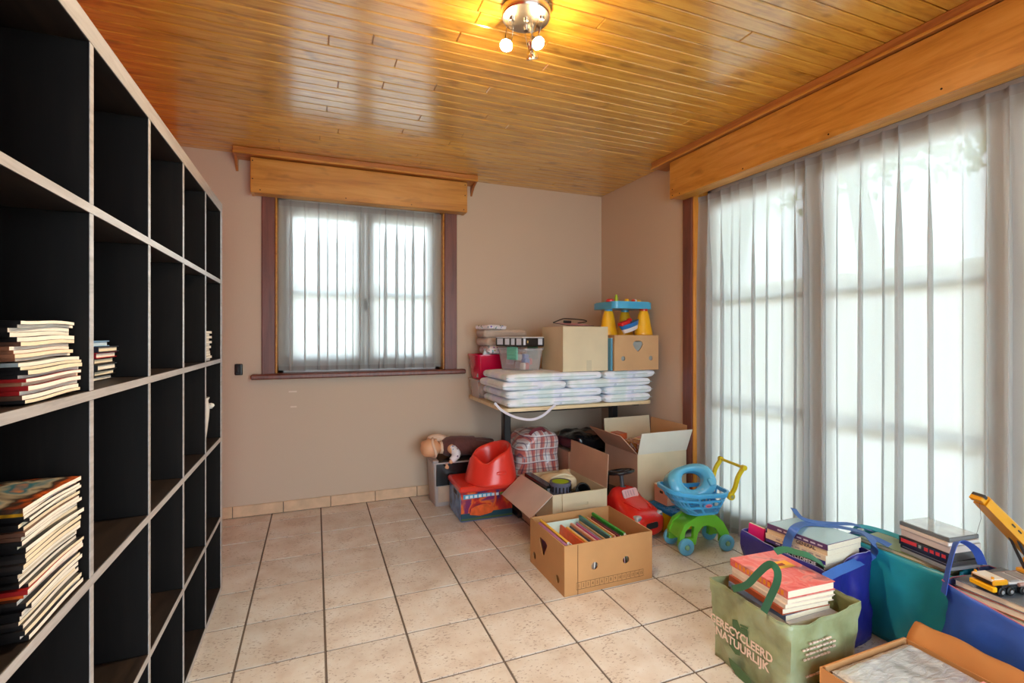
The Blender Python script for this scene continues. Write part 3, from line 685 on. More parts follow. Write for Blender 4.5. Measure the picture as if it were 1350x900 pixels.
# ---- quilted pads
g = NT('quilted_cotton'); src = g.n('TexCoord').outputs['Object']
vz = g.n('TexVoronoi', {'Vector': src, 'Scale': 13.0}).outputs['Distance']; nz = g.n('TexNoise', {'Vector': src, 'Scale': 7.0, 'Detail': 2.0}).outputs[0]
c = g.ramp(nz, [(.36, S(216, 232, 234)), (.5, S(236, 242, 252)), (.64, S(224, 230, 250))])
ln = g.math('LESS_THAN', vz, .16); c = g.mix(g.math('MULTIPLY', ln, .35), c, S(150, 170, 196)); g.set(Base_Color=c, Roughness=.85, Sheen_Weight=.2)
fz = g.n('TexNoise', {'Vector': src, 'Scale': 45.0, 'Detail': 2.0}).outputs[0]; g.bump(fz, .35, .004); M_PAD = g.m
M_PIPE = mat('pad_piping', S(186, 204, 206), .8); M_PADG = mat('pad_green_binding', S(184, 208, 176), .85)
def pad(x0, x1, y0, y1, z0, z1, label, seed):
    t = thing('cushion_pad', label, 'cushion', ((x0+x1)/2, (y0+y1)/2, z0), group='folded quilted pads on the desk')
    hx, hy, hz = (x1-x0)/2, (y1-y0)/2, (z1-z0)/2
    def fn(q):
        w = noise.noise(Vector((q.x*5+seed, q.y*5, q.z*9)))
        e = 1-max(0, (abs(q.x)/hx-.75)/.25)*.18*(1 if abs(q.z) > 0 else 0)
        return Vector((q.x, q.y+(.012*noise.noise(Vector((q.x*9, seed, q.z*20))) if q.y < 0 else 0), q.z*e+.0035*w))
    MB().rbox(0, 0, hz, hx, hy, hz, hz*.96, 9, fn).build('pad_body', M_PAD, t, 70)
    P = [(-hx*.985, hy*.8, hz), (-hx*.985, -hy*.82, hz), (-hx*.9, -hy*.985, hz), (0, -hy*1.008, hz), (hx*.9, -hy*.985, hz), (hx*.985, -hy*.82, hz), (hx*.985, hy*.8, hz)]
    MB().tube(smooth_path(P, 5), .0028, 6).build('piping', M_PIPE, t, 60)
    return t
ph_ = .0555; zb_ = .7575
rows = [((1.135, 1.845), (1.855, 2.245)), ((1.13, 1.85), (1.86, 2.26)), ((1.105, 1.565), (1.575, 2.245)), ((1.13, 1.845), (1.855, 2.285))]
nm = ['bottom', 'second', 'third', 'top']
for k, (a, b) in enumerate(rows):
    z0 = zb_+ph_*k+.0005
    pad(a[0], a[1], 2.925+.006*(k % 2), 3.42, z0, z0+ph_-.001, 'white quilted pad, %s layer of the desk stack, beside the pink crate' % nm[k], k*3.1)
    pad(b[0], b[1], 2.918+.006*(k % 2), 3.40, z0, z0+ph_-.001, 'white quilted pad, %s layer of the desk stack, under the cardboard cartons' % nm[k], k*5.7+20)
st = thing('pad_strap', 'pale cloth tie hanging below the desk edge from the quilted pads', 'strap', onY(650, 531, 2.92))
MB().ribbon([onY(x, y, 2.912) for x, y in ((652, 531), (662, 541), (680, 550), (700, 553), (715, 548), (727, 538), (732, 533))], [(0, -1, .4)], .016, .0015).build('ribbon', mat('pale_cotton_tape', S(214, 212, 226), .8), st, 60, world=True)
ZP = zb_+4*ph_+.001                                  # top of the pad stack
# ---- cartons
def carton(name, label, loc, rz, w, d, h, m, mi=None, t=.004, holes=None, closed=False, cat='box'):
    r = thing(name, label, cat, loc, rz); mi = mi or m; holes = holes or {}
    def side(nm, o, ex, L, key):
        hl = holes.get(key, [])
        me = panel_mesh([(0, 0), (L, 0), (L, h), (0, h)], hl, t, m, nm); me.transform(frame_m(o, ex, (0, 0, 1))); return link(nm, me, r)
    side('front_panel', (-w/2, -d/2+t/2, 0), (1, 0, 0), w, 'front'); side('back_panel', (w/2, d/2-t/2, 0), (-1, 0, 0), w, 'back')
    side('side_panel', (-w/2+t/2, d/2-t, 0), (0, -1, 0), d-2*t, 'left'); side('side_panel', (w/2-t/2, -d/2+t, 0), (0, 1, 0), d-2*t, 'right')
    MB().box(-w/2+t, w/2-t, -d/2+t, d/2-t, .0005, t).build('bottom_panel', m, r)
    if closed:
        MB().box(-w/2, w/2, -d/2, -.001, h, h+t, .001).build('top_flap', m, r); MB().box(-w/2, w/2, .001, d/2, h, h+t, .001).build('top_flap', m, r)
    return r
def flap(r, p0, p1, dirv, L, m, t=.004, notch=False, taper=.0):
    """board hinged on the edge p0-p1 (local), stretching along dirv"""
    p0 = Vector(p0); p1 = Vector(p1); e = (p1-p0); W = e.length; hl = []
    out = [(0, 0), (W, 0), (W-taper, L), (taper, L)]
    if notch: hl = [[(W*.34, L*.62), (W*.66, L*.62), (W*.66, L*.78), (W*.34, L*.78)]]
    me = panel_mesh(out, hl, t, m, 'flap'); me.transform(frame_m(p0, e, dirv)); return link('flap', me, r)
ct = carton('cardboard_box', 'closed pale cardboard box on the quilted pads', (1.722, 3.115, ZP), 0, .352, .33, .302, M_CARDL, closed=True)
MB().box(.005, .045, -.1656, -.1651, .0, .075).build('tape', mat('packing_tape', S(226, 214, 184), .2, alpha=.8), ct)
MB().box(.005, .045, -.16, .16, .3062, .3066).build('tape', _M['packing_tape'], ct)
heart = [(x*1.35, y*1.35) for x, y in [(.0, -.030), (.018, -.014), (.032, .008), (.026, .022), (.012, .027), (-.012, .027), (-.026, .022), (-.032, .008), (-.018, -.014)]]
hb = carton('cardboard_box', 'brown fruit box with a rounded triangular hole, under the toy table', (2.108, 3.15, ZP), 0, .372, .49, .243, M_CARD, M_CARDI,
            holes={'front': [[(.195+x, .170+y) for x, y in heart], circ(.072, .083, .017), circ(.305, .083, .017)]}, closed=True)
MB().box(-.15, .15, -.235, -.15, .03, .20).build('dark_filling', mat('grey_filling', S(150, 158, 156), .7), hb)
bf = thing('folder', 'narrow blue folder standing between the two cartons on the desk', 'folder', (1.9105, 3.02, ZP))
MB().box(-.008, .008, -.10, .10, .0005, .225, .002).build('cover', mat('blue_folder', S(84, 148, 178), .5), bf); MB().box(-.006, .006, -.097, .101, .225, .227).build('papers', M_PAPER, bf)
# clipboard on the pale carton
cp = thing('clipboard', 'black-edged clipboard with a pink sheet lying on the pale carton', 'clipboard', (1.72, 3.12, ZP+.3065), (math.radians(7), 0, .25))
MB().box(-.12, .12, -.085, .085, .0155, .0185, .001).build('board', mat('black_board', S(30, 26, 28), .4), cp); MB().box(-.11, .11, -.08, .078, .0187, .0195).build('sheet', mat('pink_sheet', S(214, 150, 168), .5, var=.3, vs=16), cp)
mb = MB().tube(smooth_path([(-.12, .085, .02), (-.125, 0, .05), (-.06, .02, .055), (.1, .02, .05), (.125, .0, .04), (.12, .085, .02)], 4), .004, 6); mb.build('wire_frame', M_BLACKP, cp, 60)
MB().box(-.03, .03, .055, .085, .0195, .038, .004).build('clip', M_BLACKP, cp)
# ---- toy activity table on the fruit box
ZT = ZP+.243+.0045
tt = thing('toy_table', 'blue toy activity table on three yellow legs', 'toy', (2.13, 3.13, ZT))
M_TB = mat('sky_blue_plastic', S(74, 174, 220), .3, coat=.2); M_TY = mat('yellow_plastic', S(246, 186, 30), .35, coat=.2); M_TR = mat('red_plastic', S(214, 44, 40), .3, coat=.2)
legs = [(2.012, 3.12), (2.242, 3.01), (2.225, 3.22)]
for (x, y) in legs:
    mb = MB(); mb.T = Matrix.Translation((x-2.13, y-3.13, 0))
    mb.lathe([(.0, .0), (.070, 0), (.072, .006), (.068, .02), (.056, .08), (.042, .15), (.032, .178)], 24, sx=1, sy=.8, cap=False); l = mb.build('leg', M_TY, tt, 50)
    mb = MB(); mb.T = Matrix.Translation((x-2.13, y-3.13, 0)); mb.lathe([(.030, .176), (.030, .192)], 20); mb.build('collar', M_TR if (x, y) == legs[1] else M_TB, l, 50)
mb = MB(); pl = rrect(-.172, .168, -.165, .135, .045, 6); mb.prism(pl, .190, .236); mb.build('top', M_TB, tt, 40)
mb = MB(); mb.prism(rrect(-.162, .158, -.155, .125, .04, 6), .236, .242); mb.build('top_rim', mat('pale_blue_plastic', S(96, 190, 226), .3), tt, 40)
bits = [(-.15, -.08, .03, S(214, 44, 40), .022), (-.11, -.10, .012, S(170, 200, 40), .050), (-.02, -.10, .018, S(240, 190, 40), .024), (.03, -.11, .015, S(214, 60, 50), .020), (.06, -.08, .022, S(226, 226, 230), .024), (.10, -.07, .024, S(240, 186, 40), .020), (.12, -.02, .02, S(240, 190, 60), .016), (-.05, .02, .03, S(60, 150, 70), .02), (.05, .05, .03, S(240, 190, 40), .018)]
for k, (x, y, r, c, h_) in enumerate(bits):
    mb = MB(); mb.T = Matrix.Translation((x, y, .240)); mb.lathe([(0, 0), (r, 0), (r, h_*.6), (r*.6, h_), (0, h_*1.05)], 14, cap=False); mb.build('play_knob', mat('knob_%d' % k, c, .35), tt, 50)
bo = thing('toy_boat', 'blue and white toy boat with red deck under the toy table', 'toy', (2.105, 2.985, ZT-.006), (0, 0, .1))
def hull(k):
    def f(u, v):
        a = 2*PI*u; r = (.25+.75*v); x = .075*math.cos(a)*(.6+.4*v)*(1+.15*math.cos(a)); y = .036*math.sin(a)*(.6+.4*v); return Vector((x, y, k[0]+(k[1]-k[0])*v))
    return f
tl = Matrix.Translation((0, 0, .034)) @ Matrix.Rotation(-.30, 4, 'Y') @ Matrix.Scale(1.2, 4)
for nme, z0, z1, mm in (('lower_hull', 0, .024, mat('white_plastic', S(232, 232, 230), .3)), ('upper_hull', .024, .050, mat('boat_blue', S(40, 120, 190), .3))):
    mb = MB(); mb.T = tl
    f0 = lambda u, v, z0=z0, z1=z1: Vector((.075*math.cos(2*PI*u)*(.72+.28*((z0+(z1-z0)*v)/.05))*(1+.12*math.cos(2*PI*u)), .036*math.sin(2*PI*u)*(.6+.4*((z0+(z1-z0)*v)/.05)), z0+(z1-z0)*v))
    mb.grid(f0, 24, 2, cu=True); n_ = len(mb.v); mb.f.append([i*3 for i in range(24)]); mb.mi.append(0); mb.f.append([i*3+2 for i in range(24)]); mb.mi.append(0); mb.build(nme, mm, bo, 40)
mb = MB(); mb.T = tl; mb.rbox(-.03, 0, .058, .034, .022, .012, .008, 4); mb.build('deck', M_TR, bo, 50)
mb = MB(); mb.T = tl; mb.lathe([(0, 0), (.014, .002), (.018, .012), (.012, .022), (0, .025)], 14, (.015, 0, .052), cap=False); mb.build('funnel', M_TR, bo, 50)
# ---- clear bin, pink crate, towels
def plastic(name, c, a, rough=.12):
    g = NT(name); tr = g.n('BsdfTransparent', {'Color': (1, 1, 1, 1)}); g.set(Base_Color=c, Roughness=rough)
    lw = g.n('LayerWeight', {'Blend': .35}).outputs['Facing']
    f = g.math('MINIMUM', g.math('ADD', g.math('MULTIPLY', lw, .5), a), 1.0)
    mx = g.n('MixShader', {0: f, 1: tr.outputs[0], 2: g.b.outputs[0]}); g.t.links.new(mx.outputs[0], g.t.nodes['Material Output'].inputs[0]); return g.m
M_CLR = plastic('clear_plastic', S(226, 224, 226), .13); M_PNK = plastic('magenta_translucent_plastic', S(214, 14, 70), .72)
def tub(r, w, d, h, m, taper=.02, t=.003, rim=True, name='body'):
    mb = MB()
    def ring(z, k): return [Vector((x, y, z)) for x, y in rrect(-w/2+k, w/2-k, -d/2+k, d/2-k, .02, 3)]
    R = [ring(0, taper), ring(h, 0), ring(h, t), ring(t, taper+t)]; n = len(R[0]); vs = [p for q in R for p in q]; fs = []
    for a in range(3):
        for i in range(n): fs.append((a*n+i, a*n+(i+1) % n, (a+1)*n+(i+1) % n, (a+1)*n+i))
    fs.append(list(range(n))); fs.append([3*n+i for i in range(n)]); mb.add(vs, fs); o = mb.build(name, m, r, 50)
    if rim: MB().sweep([Vector((x, y, h-.004)) for x, y in rrect(-w/2, w/2, -d/2, d/2, .02, 3)], [(-.004, -.005), (.006, -.005), (.006, .005), (-.004, .005)], closed=True).build('rim', m, r, 50)
    return o
cbn = thing('storage_bin', 'clear plastic storage bin under the pink crate on the desk', 'bin', (1.270, 3.585, .7575)); tub(cbn, .32, .26, .138, M_CLR)
MB().rbox(0, 0, .06, .13, .10, .05, .03, 5).build('contents', mat('mixed_pale_contents', S(206, 182, 160), .8, var=.5, vs=22), cbn, 60)
crt = thing('crate', 'magenta plastic crate full of small things beside the quilted pads', 'crate', (1.268, 3.585, .8975)); tub(crt, .315, .255, .185, M_PNK)
for k, (x, y, z, w, d, h, c, a) in enumerate([(-.12, -.07, .10, .06, .016, .13, S(170, 176, 180), .45), (-.06, -.05, .08, .07, .02, .12, S(110, 30, 60), .1), (.02, -.06, .10, .03, .03, .10, S(190, 120, 160), .0), (.08, -.07, .10, .05, .02, .11, S(200, 60, 40), -.1), (.03, .05, .08, .16, .06, .10, S(90, 30, 50), .1)]):
    b_ = thing('small_box', ['grey cassette case sticking up in the magenta crate', 'dark red case in the magenta crate', 'lilac carton in the magenta crate', 'orange-red carton in the magenta crate', 'wide wine-red box at the back of the magenta crate'][k], 'box', (1.268+x, 3.585+y, .8975+z-.09), (0, a*.6, 0))
    MB().box(-w/2, w/2, -d/2, d/2, 0, h+.09-.0, .002).build('case', mat('crate_item_%d' % k, c, .4), b_); MB().box(-w/2+.004, w/2-.004, -d/2-.0006, -d/2, .02, h+.07).build('label_sheet', mat('crate_item_l%d' % k, tuple(min(1, v*1.7) for v in c[:3])+(1,), .4), b_)
def towel(loc, hx, hy, hz, m, label, seed, rz=0.0):
    t = thing('towel', label, 'towel', loc, rz)
    def fn(q): return Vector((q.x+.006*noise.noise(q*14+Vector((seed, 0, 0))), q.y+.008*noise.noise(q*12+Vector((0, seed, 0))), q.z+.006*noise.noise(Vector((q.x*9, q.y*9, seed)))))
    MB().rbox(0, 0, hz, hx, hy, hz, hz*.95, 9, fn).build('folded_cloth', m, t, 70)
    P = [(-hx*.9, -hy*1.01, hz*1.25), (0, -hy*1.02, hz*1.2), (hx*.9, -hy*1.01, hz*1.25)]
    MB().tube(smooth_path(P, 5), .003, 6).build('fold_edge', m, t, 60); return t
M_TOW = mat('beige_terry', S(196, 176, 160), .95, var=.08, vs=30, bump=.5, bs=260, sheen=.3)
g = NT('floral_cotton'); src = g.n('TexCoord').outputs['Object']; vz = g.n('TexVoronoi', {'Vector': src, 'Scale': 42.0}); dist = vz.outputs['Distance']
c = g.mix(g.math('LESS_THAN', dist, .33), S(232, 228, 234), g.mix(.55, vz.outputs['Color'], S(90, 90, 130))); g.set(Base_Color=c, Roughness=.9); M_FLO = g.m
towel((1.335, 3.555, 1.088), .150, .12, .030, M_FLO, 'floral white cloth at the bottom of the towel pile on the crate', 1.0)
towel((1.33, 3.56, 1.149), .165, .125, .030, M_TOW, 'beige towel, lower of two in the pile on the crate', 2.0, .08)
towel((1.325, 3.555, 1.210), .17, .125, .030, M_TOW, 'beige towel, upper of two in the pile on the crate', 3.0, -.05)
towel((1.225, 3.50, 1.271), .085, .09, .016, M_FLO, 'small floral white cloth draped on top of the beige towels', 4.0, .3)
# ---- clear box with green clips, and slotted black and white case on it
gb = thing('storage_box', 'clear plastic box with green side clips on the quilted pads', 'box', (1.362, 3.252, ZP), math.radians(22)); tub(gb, .195, .275, .150, M_CLR, .018)
MB().box(-.100, .100, -.140, .140, .150, .158, .003).build('lid', M_CLR, gb)
M_GCL = mat('mint_green_plastic', S(112, 190, 164), .35)
for sx_ in (-1, 1):
    c_ = MB().box(sx_*.1015-.006, sx_*.1015+.006, -.075, .03, .075, .166, .004).build('clip', M_GCL if sx_ < 0 else mat('dark_green_plastic', S(84, 150, 100), .35), gb)
    for k in range(3): MB().box(sx_*.108-.003, sx_*.108+.003, -.06, .015, .085+.024*k, .095+.024*k, .002).build('clip_ridge', M_GCL, c_)
rb = random.Random(4)
for k in range(9):
    x, y = rb.uniform(-.05, .05), rb.uniform(-.09, .09); c = [S(206, 60, 60), S(70, 110, 190), S(226, 220, 214), S(200, 170, 190)][k % 4]
    MB().rbox(x, y, .03+.03*(k % 3), .024, .024, .024, .010, 3).build('small_toy', mat('bin_toy_%d' % (k % 4), c, .4), gb, 50)
vc = thing('cassette_case', 'black and white slotted plastic case on the clear clip box', 'case', (1.352, 3.240, ZP+.167), math.radians(20))
MB().box(-.105, .105, -.14, .14, 0, .008, .003).build('base_rim', M_BLACKP, vc); MB().box(-.105, .105, -.14, .14, .060, .068, .003).build('top_rim', mat('white_lid', S(220, 222, 226), .3), vc)
MB().box(-.098, .098, -.133, .133, .008, .060).build('inner_block', mat('dark_case_core', S(34, 32, 34), .3), vc)
for (a, b, s_) in ((-.132, -.075, 'x'), (-.055, -.02, 'x'), (.0, .045, 'x'), (.07, .13, 'x')): MB().box(-.1015, -.098, a, b, .012, .056, .001).build('white_panel', mat('case_white', S(214, 220, 232), .3), vc)
for (a, b) in ((-.095, -.07), (.05, .092)): MB().box(a, b, -.1365, -.133, .012, .056, .001).build('white_panel', _M['case_white'], vc)
MB().box(-.055, -.045, -.1372, -.133, .025, .042, .001).build('latch', mat('case_latch', S(220, 190, 120), .4), vc)
for (x, y) in ((-.1, -.135), (.1, -.135), (-.1, .135), (.1, .135)): MB().box(x-.006, x+.006, y-.006, y+.006, .008, .060, .002).build('corner_post', M_BLACKP, vc)

# ================================================================== FLOOR BY THE DESK
# ---- grey tub with doll
gt = thing('storage_tub', 'grey and black plastic storage tub under the doll', 'tub', (.985, 3.582, 0))
M_GT = mat('grey_plastic', S(176, 168, 168), .35); M_BKP = mat('black_gloss_plastic', S(26, 25, 27), .25)
o = tub(gt, .41, .245, .315, M_GT, .018)
MB().box(-.185, .20, -.124, -.1195, .150, .306, .002).build('black_front', M_BKP, gt)
MB().box(-.17, .19, -.1165, -.1135, .03, .145, .002).build('front_sleeve', mat('beige_lining', S(196, 172, 152), .7, var=.1, vs=14), gt)
MB().box(-.205, .21, -.124, .124, .3155, .330, .005).build('lid', M_BKP, gt)
MB().box(-.210, -.165, -.126, .126, .3155, .334, .006).build('lid_handle', M_GT, gt)
M_SKIN = mat('doll_vinyl', S(226, 170, 128), .45, var=.05, vs=12)
M_BRN = mat('brown_knit', S(96, 56, 52), .95, var=.15, vs=40, bump=.5, bs=180, sheen=.2); M_CRM = mat('cream_cotton', S(226, 196, 172), .9, bump=.2)
def skin_mesh(name, chain, m, parent, sub=2):
    """chain: list of (points, radii) branches that share joints by position -> one continuous skinned surface"""
    vs = []; rad = []; ed = []; key = {}
    for pts, rr in chain:
        prev = None
        for p, r in zip(pts, rr):
            k = tuple(round(c, 4) for c in p)
            if k not in key: key[k] = len(vs); vs.append(p); rad.append(r)
            i = key[k]
            if prev is not None and prev != i: ed.append((prev, i))
            prev = i
    me = bpy.data.meshes.new(name); me.from_pydata(vs, ed, []); me.materials.append(m)
    ob = bpy.data.objects.new(name, me); COL.objects.link(ob)
    md = ob.modifiers.new('skin', 'SKIN'); md.use_smooth_shade = True
    for i, v in enumerate(me.skin_vertices[0].data): v.radius = (rad[i], rad[i]); v.use_root = (i == 0)
    sb = ob.modifiers.new('sub', 'SUBSURF'); sb.levels = sub; sb.render_levels = sub
    if parent: ob.parent = parent
    return ob
dl = thing('baby_doll', 'baby doll in brown knitted suit lying on the grey tub', 'doll', (.96, 3.545, .334))
# local: head towards -x, lying on its side
pel = (.14, .02, .062); chest = (-.02, .01, .072); neck = (-.105, .0, .070)
body = skin_mesh('body', [
    ([pel, (.06, .015, .066), chest, neck, (-.165, -.005, .074), (-.205, -.008, .078)], [.052, .055, .055, .030, .052, .040]),
    ([pel, (.23, .045, .055), (.30, .06, .045), (.34, .075, .04)], [.052, .036, .027, .022]),
    ([pel, (.23, -.02, .045), (.31, -.035, .036), (.35, -.04, .034)], [.052, .036, .027, .022]),
    ([chest, (-.055, -.07, .07), (-.015, -.105, .03), (-.055, -.112, -.005), (-.072, -.115, -.022)], [.055, .026, .022, .017, .015]),
    ([chest, (-.07, .05, .11), (-.13, .045, .135), (-.195, .02, .125), (-.215, .01, .118)], [.055, .026, .021, .016, .014])], M_SKIN, dl)
hd = MB(); hd.rbox(-.188, -.012, .076, .070, .062, .064, .058, 6); hd.build('head', M_SKIN, dl, 80)
for (x, y, z, r) in ((-.15, .035, .142, .010), (-.15, -.025, .140, .010)): MB().rbox(x, y, z-.003, r, r, r*.5, r*.48, 3).build('ear', M_SKIN, dl, 70)
nb = MB(); nb.rbox(-.19, .045, .105, .010, .014, .009, .008, 3); nb.build('nose', M_SKIN, dl, 70)
def shell(name, path, rr, m, n=14, up=(0, 0, 1)):
    P = smooth_path(path, 4); R = []
    for i in range(len(P)):
        u = i/(len(P)-1)*(len(rr)-1); k = min(len(rr)-2, int(u)); R.append(rr[k]+(rr[k+1]-rr[k])*(u-k))
    mb = MB(); mb.tube(P, 1.0, n, scale=R); mb.v = [p+Vector((.004*noise.noise(p*40), .004*noise.noise(p*40+Vector((5, 0, 0))), .003*noise.noise(p*45))) for p in mb.v]
    return mb.build(name, m, dl, 70)
shell('knitted_top', [(-.095, 0, .070), (-.07, 0, .071), (-.02, .01, .072), (.06, .015, .068), (.15, .02, .064)], [.046, .066, .076, .074, .068], M_BRN)
shell('trouser_leg', [(.12, .03, .062), (.22, .045, .058), (.31, .062, .048)], [.062, .054, .044], M_BRN); shell('trouser_leg', [(.12, .0, .056), (.22, -.02, .050), (.32, -.036, .040)], [.062, .052, .042], M_BRN)
shell('sleeve', [(-.04, -.06, .07), (-.018, -.10, .045), (-.03, -.108, .018), (-.055, -.112, -.002)], [.030, .032, .028, .022], M_FLO)
shell('sleeve', [(-.06, .045, .105), (-.10, .05, .13), (-.16, .035, .137), (-.19, .022, .128)], [.032, .030, .026, .022], M_CRM)
shell('collar', [(-.118, -.002, .072), (-.095, 0, .071)], [.044, .046], M_CRM)
hb_ = MB(); hb_.tube([Vector((-.168+.012*math.sin(a*2), -.012+.064*math.cos(a), .076+.066*math.sin(a))) for a in [2*PI*i/24 for i in range(24)]], .010, 6, closed=True); hb_.build('headband', M_CRM, dl, 70)
for s_, (wx, wy, wz), dv in ((0, (-.078, -.116, -.026), Vector((-.55, -.25, -.75))), (1, (-.22, .008, .118), Vector((-.8, -.2, -.35)))):
    dv = dv.normalized(); sd = dv.cross(Vector((0, -1, .3))).normalized(); w0 = Vector((wx, wy, wz))
    pm = w0+dv*.016
    ch = [([tuple(w0), tuple(pm)], [.010, .011])]
    for f in range(4):
        b0 = pm+sd*(.0105*(f-1.5)/1.5); L_ = (.013, .017, .018, .015)[f]; mid = b0+dv*L_*.6+Vector((0, -.002, 0)); ch.append(([tuple(pm), tuple(b0+dv*.006), tuple(mid), tuple(mid+dv*L_*.5+Vector((0, .004, -.002)))], [.011, .0046, .0042, .0036]))
    tb = w0+dv*.008+sd*.010; ch.append(([tuple(w0), tuple(tb), tuple(tb+sd*.009+dv*.008)], [.010, .0048, .004]))
    skin_mesh('hand', ch, M_SKIN, dl, 1)
# ---- red toy box and baby seat
g = NT('printed_toy_box'); src = g.n('TexCoord').outputs['Object']; sx = g.n('SeparateXYZ', {0: src})
n1 = g.n('TexNoise', {'Vector': src, 'Scale': 11.0, 'Detail': 2.0, 'Distortion': .6}).outputs[0]
c = g.ramp(n1, [(.30, S(30, 56, 110)), (.42, S(150, 30, 40)), (.5, S(196, 44, 40)), (.58, S(226, 110, 40)), (.68, S(120, 40, 96))])
zz_ = sx.outputs['Z']
c = g.mix(g.math('LESS_THAN', zz_, .055), c, S(28, 74, 92)); c = g.mix(g.math('LESS_THAN', zz_, .022), c, S(74, 96, 60)); c = g.mix(g.math('LESS_THAN', zz_, .008), c, S(70, 84, 150))
g.set(Base_Color=c, Roughness=.3); M_TOYP = g.m
g = NT('printed_toy_box_side'); src = g.n('TexCoord').outputs['Object']; n1 = g.n('TexNoise', {'Vector': src, 'Scale': 12.0, 'Detail': 3.0}).outputs[0]
g.set(Base_Color=g.ramp(n1, [(.35, S(60, 64, 84)), (.48, S(86, 130, 196)), (.6, S(130, 176, 222)), (.7, S(96, 84, 110))]), Roughness=.3); M_TOYS = g.m
rx = thing('toy_box', 'printed red and blue toy box with red lid holding up the baby seat', 'box', (1.068, 3.272, 0), -.02)
mb = MB(); mb.box(-.18, .18, -.158, .158, .001, .198, .004); mb.mi = [0]*len(mb.mi); mb.build('body', M_TOYP, rx)
MB().box(-.1815, -.180, -.155, .155, .004, .194).build('side_print', M_TOYS, rx)
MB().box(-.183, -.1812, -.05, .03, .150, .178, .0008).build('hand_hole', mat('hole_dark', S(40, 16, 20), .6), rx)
M_RLID = mat('red_lid_plastic', S(226, 56, 40), .3, coat=.3)
MB().box(-.192, .192, -.170, .170, .192, .232, .010).build('lid', M_RLID, rx)
bw = MB(); bw.T = frame_m((-.165, -.1590, .150), (1, 0, 0), (0, 0, 1)); bw.prism([(0, 0), (.20, .004), (.20, .026), (0, .030)], 0, .0008); bw.build('title_band', mat('title_band_blue', S(70, 160, 200), .35), rx)
for k in range(9): MB().box(-.150+.030*k, -.130+.030*k, -.1600, -.1590, .154, .172, .0002).build('title_mark', mat('title_mark_%d' % (k // 4), (S(220, 232, 236), S(206, 214, 220), S(110, 150, 60))[k // 4], .4), rx)
# plain orange racing shape as a generic print
bw = MB(); bw.T = frame_m((-.05, -.1592, .035), (1, 0, 0), (0, 0, 1)); bw.prism([(-.07, .01), (-.06, .05), (-.03, .062), (.02, .072), (.06, .066), (.09, .05), (.10, .03), (.08, .008), (.0, -.004)], 0, .0008); bw.build('print_shape', mat('orange_print', S(222, 96, 44), .3, var=.2, vs=30), rx)
bs = thing('infant_chair', 'red moulded plastic infant floor chair on the printed toy box', 'seat', (1.125, 3.215, .2325), math.radians(14))
def seat(u, v):
    a = 2*PI*u                          # a=0 : back of the seat
    bk = (.5+.5*math.cos(a))**1.6
    leg = math.exp(-((abs(abs(a-PI)-.74))/.42)**2); pom = math.exp(-((a-PI)/.30)**2)
    hr = .172+.070*bk-.042*leg+.004*pom
    Rb, Rt = .180, .146-.008*bk
    if v < .55:
        t = v/.55; r = Rb+(Rt-Rb)*(t**1.15); z = hr*t
        if t < .06: r -= .006*(1-t/.06)
    elif v < .70:
        t = (v-.55)/.15; r = Rt-.026*t; z = hr+.012*math.sin(PI*t)-.004*t
    else:
        t = (v-.70)/.30; r = (Rt-.026)*(1-.28*t) if t < .8 else (Rt-.026)*.776*(1-((t-.8)/.2)); z = (hr-.004)+(.040-(hr-.004))*min(1, t/.8)
    return Vector((r*math.cos(a)*1.0, r*math.sin(a)*1.02, z))
M_RSEAT = mat('red_seat_foam', S(232, 58, 44), .32, coat=.35, coat_r=.2)
MB().grid(seat, 72, 34, cu=True).build('shell', M_RSEAT, bs, 60)
# moulded grip on the outer wall
def grip_at(a_deg, z):
    a = math.radians(a_deg); r = .180+(.146-.180)*(z/.165)**1.15+.002; return Vector((r*math.cos(a), r*math.sin(a)*1.02, z)), a
c_, a_ = grip_at(-98, .085)
mb = MB(); mb.T = frame_m(c_, (-math.sin(a_), math.cos(a_), 0), (-.3*math.cos(a_), -.3*math.sin(a_), 1))
mb.tube([Vector((.026*max(-1, min(1, 1.6*math.cos(t)))+.008*math.cos(t), .009*math.sin(t), .0)) for t in [2*PI*i/28 for i in range(28)]], .0035, 8, closed=True); mb.build('grip_ring', M_RSEAT, bs, 70)
# ---- plaid shopping bag
g = NT('plaid_plastic_weave'); src = g.n('TexCoord').outputs['Object']; sp_ = g.n('SeparateXYZ', {0: src})
def stripes(co, freq, w): return g.math('LESS_THAN', g.math('FRACT', g.math('MULTIPLY', co, freq)), w)
ux = g.math('ADD', sp_.outputs['X'], g.math('MULTIPLY', sp_.outputs['Y'], .6)); uz = sp_.outputs['Z']
c = g.mix(g.math('MULTIPLY', stripes(ux, 13.0, .42), .75), S(228, 214, 210), S(206, 84, 62)); c = g.mix(g.math('MULTIPLY', stripes(uz, 11.0, .40), .35), c, S(200, 70, 56))
c = g.mix(g.math('MULTIPLY', stripes(g.math('ADD', ux, .03), 26.0, .14), .7), c, S(84, 66, 104)); c = g.mix(g.math('MULTIPLY', stripes(g.math('ADD', uz, .02), 22.0, .14), .6), c, S(90, 70, 96)); c = g.mix(g.math('MULTIPLY', stripes(g.math('ADD', uz, .06), 11.0, .10), .8), c, S(240, 236, 236))
g.set(Base_Color=c, Roughness=.28, Coat_Weight=.3); fz = g.n('TexNoise', {'Vector': src, 'Scale': 22.0, 'Detail': 3.0}).outputs[0]; g.bump(fz, .7, .012); M_PLAID = g.m
pg = thing('plaid_bag', 'red and white plaid woven plastic bag under the desk', 'bag', (1.515, 3.42, 0))
